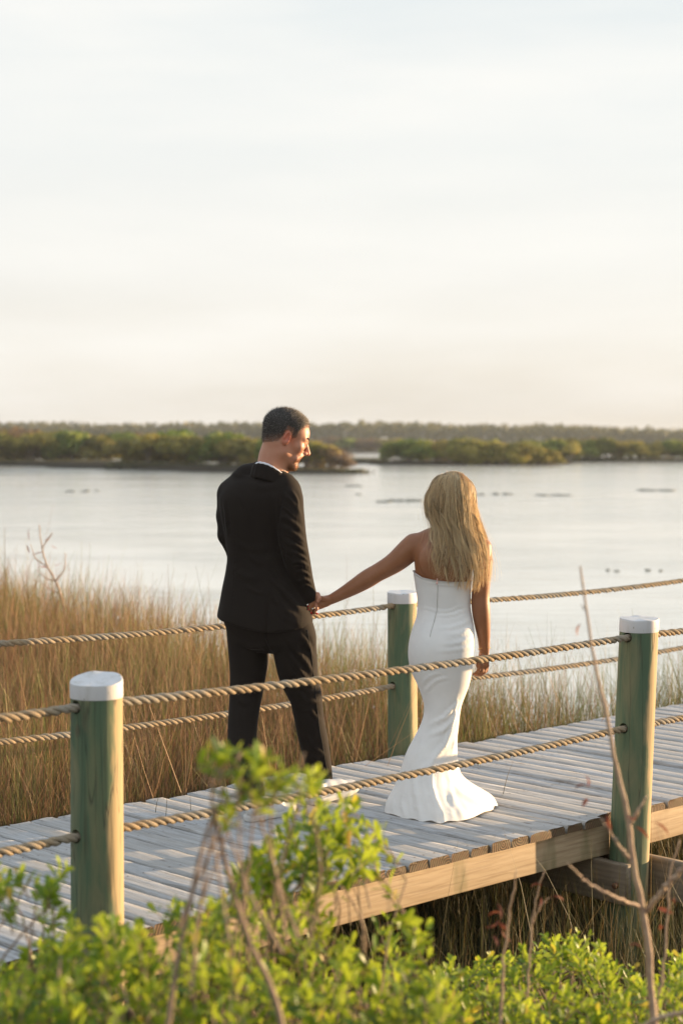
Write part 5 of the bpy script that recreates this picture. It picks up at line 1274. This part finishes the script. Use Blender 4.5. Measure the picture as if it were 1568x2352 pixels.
stalk('dead_stalk', 'thin brown stalk with dark red withered leaves rising left of the low green shrub',
      [([(1142, 2480, 6.2), (1150, 2320, 6.2), (1162, 2152, 6.2), (1176, 2062, 6.2), (1186, 2000, 6.2)], .0058, .0015)], (.4, 6.2, -.42), [(1150, 2100, 6.2), (1143, 2120, 6.2), (1152, 2132, 6.2), (1140, 2075, 6.2), (1128, 2150, 6.2), (1148, 2112, 6.18)])
stalk('dead_stalk', 'pair of slender bare stems inside the low green shrub',
      [([(1205, 2480, 6.6), (1212, 2250, 6.6), (1220, 2140, 6.6), (1230, 2069, 6.6), (1250, 2000, 6.6)], .0048, .0014), ([(1222, 2120, 6.6), (1240, 2085, 6.6), (1262, 2060, 6.62)], .0022, .001)], (.5, 6.6, -.42), [(1245, 2035, 6.6), (1265, 2060, 6.6), (1236, 2080, 6.6)])
stalk('dead_stalk', 'slender bare stalk at the right edge beyond the tall brown stalk',
      [([(1508, 2480, 6.4), (1511, 2296, 6.4), (1522, 2224, 6.4), (1532, 2100, 6.4), (1540, 2000, 6.4), (1560, 1930, 6.4)], .005, .0018)], (.85, 6.4, -.42), [(1550, 2080, 6.4), (1548, 2100, 6.4), (1520, 2130, 6.4)])
stalk('fallen_branch', 'pale branch lying across the bottom right corner', [([(1470, 2362, 5.6), (1500, 2345, 5.6), (1550, 2330, 5.6), (1640, 2330, 5.6)], .006, .0045)], (.72, 5.6, -.42), (), 'branch')
# the leafless little bush out in the marsh grass on the left
stalk('dead_bush', 'leafless twiggy bush standing above the brown grass on the left',
      [([(150, 1420, 24.), (140, 1370, 24.), (128, 1335, 24.), (108, 1300, 24.), (95, 1250, 24.), (90, 1205, 24.)], .014, .004), ([(128, 1335, 24.), (146, 1310, 24.), (150, 1270, 24.)], .008, .003), ([(108, 1300, 24.), (84, 1285, 24.), (70, 1250, 24.)], .007, .003), ([(140, 1365, 24.), (112, 1352, 24.), (96, 1340, 24.)], .008, .003), ([(128, 1335, 24.), (110, 1330, 24.), (85, 1310, 24.)], .007, .003), ([(95, 1260, 24.), (110, 1240, 24.), (120, 1222, 24.)], .006, .003)],
      (-2.8, 24.0, -.8), [(x_, y_, 24.) for x_, y_ in ((68, 1212), (60, 1250), (118, 1250), (122, 1225), (84, 1285), (92, 1302), (155, 1308), (70, 1275), (140, 1290))], 'dead bush', M_DEAD, .10)
# ------------------------------------------------------------------ mangrove islands and the far woods
def m_crown(name, a, b, c3):
    m, nt = newmat(name)
    r = attr(nt, 'tint')
    oi = nd(nt, 'ShaderNodeObjectInfo')
    c = ramp(nt, r, [(0.0, a), (.5, b), (1.0, c3)])
    c = mixc(nt, maths(nt, 'MULTIPLY', oi.outputs['Random'], .45), c, (.13, .10, .03))
    finish(nt, c, .6, transl=.4)
    return m
M_CR1 = m_crown('mangrove_crown', (.13, .15, .025), (.33, .29, .055), (.55, .43, .10))
M_CR2 = m_crown('green_crown', (.09, .16, .025), (.22, .30, .05), (.42, .42, .09))
M_CR3 = m_crown('bare_brown_crown', (.15, .10, .06), (.23, .155, .09), (.30, .22, .12))
M_TRK = m_plain('mangrove_trunk', (.12, .095, .07), (.2, .16, .12), 5)
M_FAR = m_crown('far_wood_crowns', (.06, .08, .03), (.10, .12, .045), (.16, .16, .06))
def cards(C, sz, rgx):
    n = len(C); a = norm(rgx.normal(0, 1, (n, 3))); b = norm(np.cross(a, rgx.normal(0, 1, (n, 3)))); s = sz[:, None]
    V = np.stack([C - a * s - b * s * .5, C + a * s - b * s * .6, C + a * s * .8 + b * s * .6, C - a * s * .9 + b * s * .5], 1).reshape(-1, 3)
    return V, np.arange(n * 4).reshape(-1, 4)
def crown_mesh(seed, m, w=3.2, h=3.8, n=2200):
    """unit tree: low, wide, lobed crown of leaf clumps from near the ground up"""
    rgx = np.random.default_rng(seed); P, T = [], []
    lobes = []
    for q in range(15):
        a = rgx.uniform(0, 6.28); r = rgx.uniform(.1, .75) * w; zz = rgx.uniform(.16, .80) * h * (1 - .35 * (r / w) ** 2)
        lobes.append((r * math.cos(a), r * math.sin(a), zz, rgx.uniform(.8, 1.35), rgx.uniform(.45, .8)))
    for lx, ly, lz, lr, lh in lobes:
        k = n // 15; d = norm(rgx.normal(0, 1, (k, 3))); rad = rgx.uniform(.55, 1.08, k) ** .6
        P.append(np.stack([lx + d[:, 0] * lr * rad, ly + d[:, 1] * lr * rad, np.maximum(lz + d[:, 2] * lh * rad, .02)], -1))
        T.append(np.clip(rgx.normal(.45, .2) + rgx.normal(0, .12, k) + .1 * d[:, 2], 0, 1))
    P = np.vstack(P); V, Q = cards(P, rgx.uniform(.10, .24, len(P)), rgx)
    return mesh_data('crown', V, Q, [m], attrs={'tint': np.repeat(np.concatenate(T), 4)}, smooth=False)
def trunk_mesh(seed):
    rgx = np.random.default_rng(seed); parts = []
    for q in range(5):
        a = rgx.uniform(0, 6.28); e = np.array([math.cos(a) * 1.6, math.sin(a) * 1.6, rgx.uniform(1.8, 2.9)])
        parts.append(tube(catmull(np.array([[.2 * math.cos(a), .2 * math.sin(a), -.5], e * .35 + [0, 0, .3], e]), 8), np.linspace(.13, .04, 8), 6))
    v, f = join(parts); return mesh_data('trunk', v, f, [M_TRK])
CR = [crown_mesh(k, M_CR1) for k in (1, 2, 3)] + [crown_mesh(k, M_CR2) for k in (4, 5)] + [crown_mesh(6, M_CR3, n=1200)]
TR = [trunk_mesh(k) for k in (11, 12)]
rt = np.random.default_rng(77)
def tree(px, Y, top_py, kind, label, group, wf=1.0):
    Y = Y * KY; X = (px - 784) / FPX * Y; g = max(float(height(np.array([X]), np.array([Y]))[0]), WZ + .02)
    ht = CAMZ - (top_py - HOR) * Y / FPX - g; sc = ht / 3.7
    e = empty('mangrove_tree', (X, Y, g), label, 'tree', group)
    e.rotation_euler = (0, 0, rt.uniform(0, 6.28)); e.scale = (sc * wf, sc * wf, sc)
    obj('crown', CR[kind], e); obj('trunk', TR[int(rt.integers(2))], e)
    return e
L1, G1 = 'olive mangrove tree in the thicket along the left shore behind the water', 'mangroves of the left shore'
for px, Y, tp, k in [(-60, 300, 985, 0), (-20, 296, 978, 2), (25, 300, 984, 5), (70, 297, 982, 0), (115, 301, 990, 1), (160, 298, 986, 3), (205, 302, 989, 2), (245, 300, 992, 0), (285, 304, 990, 3), (45, 318, 972, 5), (140, 322, 980, 1), (225, 325, 984, 2), (-5, 325, 968, 2), (320, 330, 986, 5), (390, 335, 988, 0)]:
    tree(px, Y, tp, k, L1, G1, rt.uniform(1.0, 1.3))
L2, G2 = 'rounded golden green mangrove on the island behind the man', 'mangroves of the middle island'
for px, Y, tp, k in [(305, 258, 1000, 1), (345, 254, 985, 0), (385, 256, 986, 2), (430, 252, 992, 1), (470, 250, 994, 0), (510, 248, 989, 3), (555, 244, 996, 1), (595, 240, 1000, 2), (630, 236, 1003, 3), (410, 262, 984, 3), (525, 260, 987, 0), (580, 256, 992, 2), (670, 232, 1002, 2), (705, 228, 1004, 0), (735, 226, 1010, 1), (650, 250, 996, 1)]:
    tree(px, Y, tp, k, L2, G2, rt.uniform(1.0, 1.3))
tree(758, 224, 1022, 5, 'low thin bush near the tip of the middle island', None, 1.0)
tree(785, 222, 1034, 5, 'smallest bush at the very tip of the middle island', None, 1.0)
L3, G3 = 'rounded olive mangrove on the island beside the woman', 'mangroves of the right island'
for px, Y, tp, k in [(905, 300, 1012, 3), (940, 298, 1006, 3), (975, 296, 1004, 4), (1005, 300, 1006, 5), (1035, 293, 1003, 0), (1075, 292, 1000, 1), (1115, 294, 1003, 2), (1155, 293, 1005, 0), (1195, 294, 1008, 1), (1232, 296, 1020, 2), (1262, 297, 1030, 0), (1060, 306, 1002, 3), (1140, 308, 1003, 4), (1210, 312, 1008, 3)]:
    tree(px, Y, tp, k, L3, G3, rt.uniform(.95, 1.25))
L4, G4 = 'dark olive mangrove on the right shore behind the right post', 'mangroves of the right shore'
for px, Y, tp, k in [(1268, 338, 1008, 3), (1305, 336, 1009, 0), (1345, 342, 1005, 4), (1385, 344, 1003, 3), (1425, 345, 1006, 1), (1465, 346, 1010, 0), (1500, 347, 1011, 2), (1540, 348, 1008, 3), (1580, 350, 1006, 4), (1290, 352, 1000, 1), (1370, 356, 1000, 5), (1450, 358, 1003, 2), (1530, 362, 1003, 0)]:
    tree(px, Y, tp, k, L4, G4, rt.uniform(1.0, 1.3))
L5, G5 = 'dull brownish tree far behind the channel between the two islands', 'trees beyond the channel'
for px, Y, tp, k in [(730, 634, 1004, 5), (765, 638, 1000, 5), (795, 636, 1005, 3), (825, 640, 1003, 5), (855, 642, 1002, 5), (885, 640, 1004, 1), (690, 640, 1003, 2), (915, 645, 1002, 0)]:
    tree(px, Y, tp, k, L5, G5, 1.3)
# low dark cordgrass skirting the islands
def skirt(n, sets):
    V = []
    B, H = [], []
    for (x0, y0, x1, y1, dep, h0) in sets:
        k = int(n * (abs(x1 - x0) + 2)); u = rt.uniform(0, 1, k)
        yy = KY * (y0 + (y1 - y0) * u + rt.uniform(0, dep, k)); B.append(np.stack([x0 + (x1 - x0) * u + rt.normal(0, .25, k), yy, np.full(k, WZ + .02)], -1)); H.append(np.full(k, h0) * rt.uniform(.6, 1.2, k))
    B = np.vstack(B); H = np.concatenate(H); k = len(B)
    return blades(B, H, rt.uniform(0, 6.28, k), np.abs(rt.normal(0, .3, k)), rt.uniform(.05, .11, k), rt.uniform(0, .2, k), 2, rt)
M_SK = m_blade('shore_cordgrass', (.02, .024, .010), (.05, .056, .018), (.09, .08, .03))
stuff('shore_grass', [skirt(90, [(-50, 284, -23, 286, 8, .75), (-24, 244, -14, 240, 8, .8), (-14, 236, -5, 221, 8, .8), (-5, 214, 2.2, 211, 7, .45), (4.5, 294, 26, 297, 7, .75), (24, 338, 58, 340, 8, .7), (.8, 316, 6, 316, 5, .8), (-9, 632, 16, 634, 8, .8), (-30, 430, -4, 416, 10, .8)])], M_SK)
# the far wood: one unbroken mass on the horizon
rf = np.random.default_rng(5); n = 26000
xx = rf.uniform(-240, 240, n); yy = KY * rf.uniform(935, 1040, n)
top = 8.6 + .8 * np.sin(xx * .021 + 1) + .3 * np.sin(xx * .09) + .3 * np.sin(xx * .31 + 2) - .010 * xx + .6 * np.sin(xx * .9)
zz = WZ + .5 + (top + rf.normal(0, .35, n)) * rf.uniform(.0, 1, n) ** .55
V, Q = cards(np.stack([xx, yy, zz], -1), rf.uniform(.5, 1.15, n), rf)
tag(obj('far_forest', mesh_data('far_forest', V, Q, [M_FAR], attrs={'tint': np.repeat(np.clip(.5 + .3 * np.sin(xx * .2) + rf.normal(0, .15, n), 0, 1), 4)}, smooth=False)), kind='stuff')
# oyster clumps and weed showing above the water
M_OY = m_plain('oyster_clump', (.13, .135, .11), (.22, .22, .18), 12, .9)
def clump(px, py, wpx, label, hpx=5):
    hpx = hpx * .7
    p = G(px, py, WZ); w = wpx * p[1] / FPX; h = hpx * p[1] / FPX; rgx = np.random.default_rng(int(px)); parts = []
    for q in range(max(4, int(wpx / 5))):
        c = np.array([rgx.uniform(-.5, .5) * w, rgx.normal(0, .12 * w), 0]); r = np.array([rgx.uniform(.10, .2) * w * 1.2, rgx.uniform(.1, .2) * w, h * rgx.uniform(.5, 1.1)])
        th = np.linspace(0, 2 * np.pi, 9)[:-1]; lv = np.linspace(-.4, 1, 5); vv = []
        for t in lv:
            rr_k = math.sqrt(max(1 - max(t, 0) ** 2, .02)); vv.append(np.stack([c[0] + r[0] * rr_k * np.cos(th) * rgx.uniform(.8, 1.2, 8), c[1] + r[1] * rr_k * np.sin(th) * rgx.uniform(.8, 1.2, 8), np.full(8, r[2] * t)], -1))
        i = np.arange(4)[:, None] * 8; j = np.arange(8)[None]; jn = (j + 1) % 8
        parts.append((np.vstack(vv), [np.stack([i + j, i + jn, i + 8 + jn, i + 8 + j], -1).reshape(-1, 4)]))
    v, f = join(parts)
    tag(obj('oyster_clump', mesh_data('oyster_clump', v, f, [M_OY]), None, p), label, 'oyster bed', 'oyster clumps in the shallows')
for a in [(160, 1130, 26, 'dark oyster clump alone on the left water, left of two fainter ones'), (190, 1130, 22, 'faint oyster clump in the middle of the left water trio'), (214, 1128, 30, 'oyster clump at the right end of the left water trio'),
          (810, 1117, 34, 'oyster clump nearest the island tip between the couple'), (826, 1136, 24, 'small oyster clump under the one by the island tip'), (880, 1153, 40, 'low oyster bar left of the larger bar beside the blonde hair'), (930, 1151, 70, 'largest oyster bar touching the left side of the blonde hair', 7),
          (1104, 1137, 24, 'small oyster clump just right of the blonde hair'), (1152, 1136, 44, 'oyster bar further right of the blonde hair', 6), (1270, 1138, 70, 'long faint oyster bar on open water right of the woman', 4), (1512, 1127, 80, 'long low oyster bar near the right edge of the water', 5),
          (1398, 1311, 14, 'darkest small lump above the far upper rope', 7), (1416, 1313, 12, 'small lump right beside the darkest one above the far rope', 6), (1486, 1311, 14, 'small lump nearer the right edge above the far rope', 6), (1514, 1312, 16, 'last small lump at the right edge above the far rope', 5)]:
    clump(*a)

# ------------------------------------------------------------------ the evening air
hv = bpy.data.materials.new('evening_haze'); hv.use_nodes = True; hn_ = hv.node_tree; hn_.nodes.clear()
vol = nd(hn_, 'ShaderNodeVolumePrincipled', {'Color': (.74, .81, .90, 1), 'Density': 0.00024, 'Anisotropy': 0.2})
nd(hn_, 'ShaderNodeOutputMaterial', {'Volume': vol.outputs[0]})
v, f = box(0, 4000, 4.0, 16400, 16400, 18.0)
v[:, 2] = np.where(v[:, 2] > 4, 16.0, -4.2)
tag(obj('haze', mesh_data('haze', v, f, [hv], smooth=False)), kind='stuff')
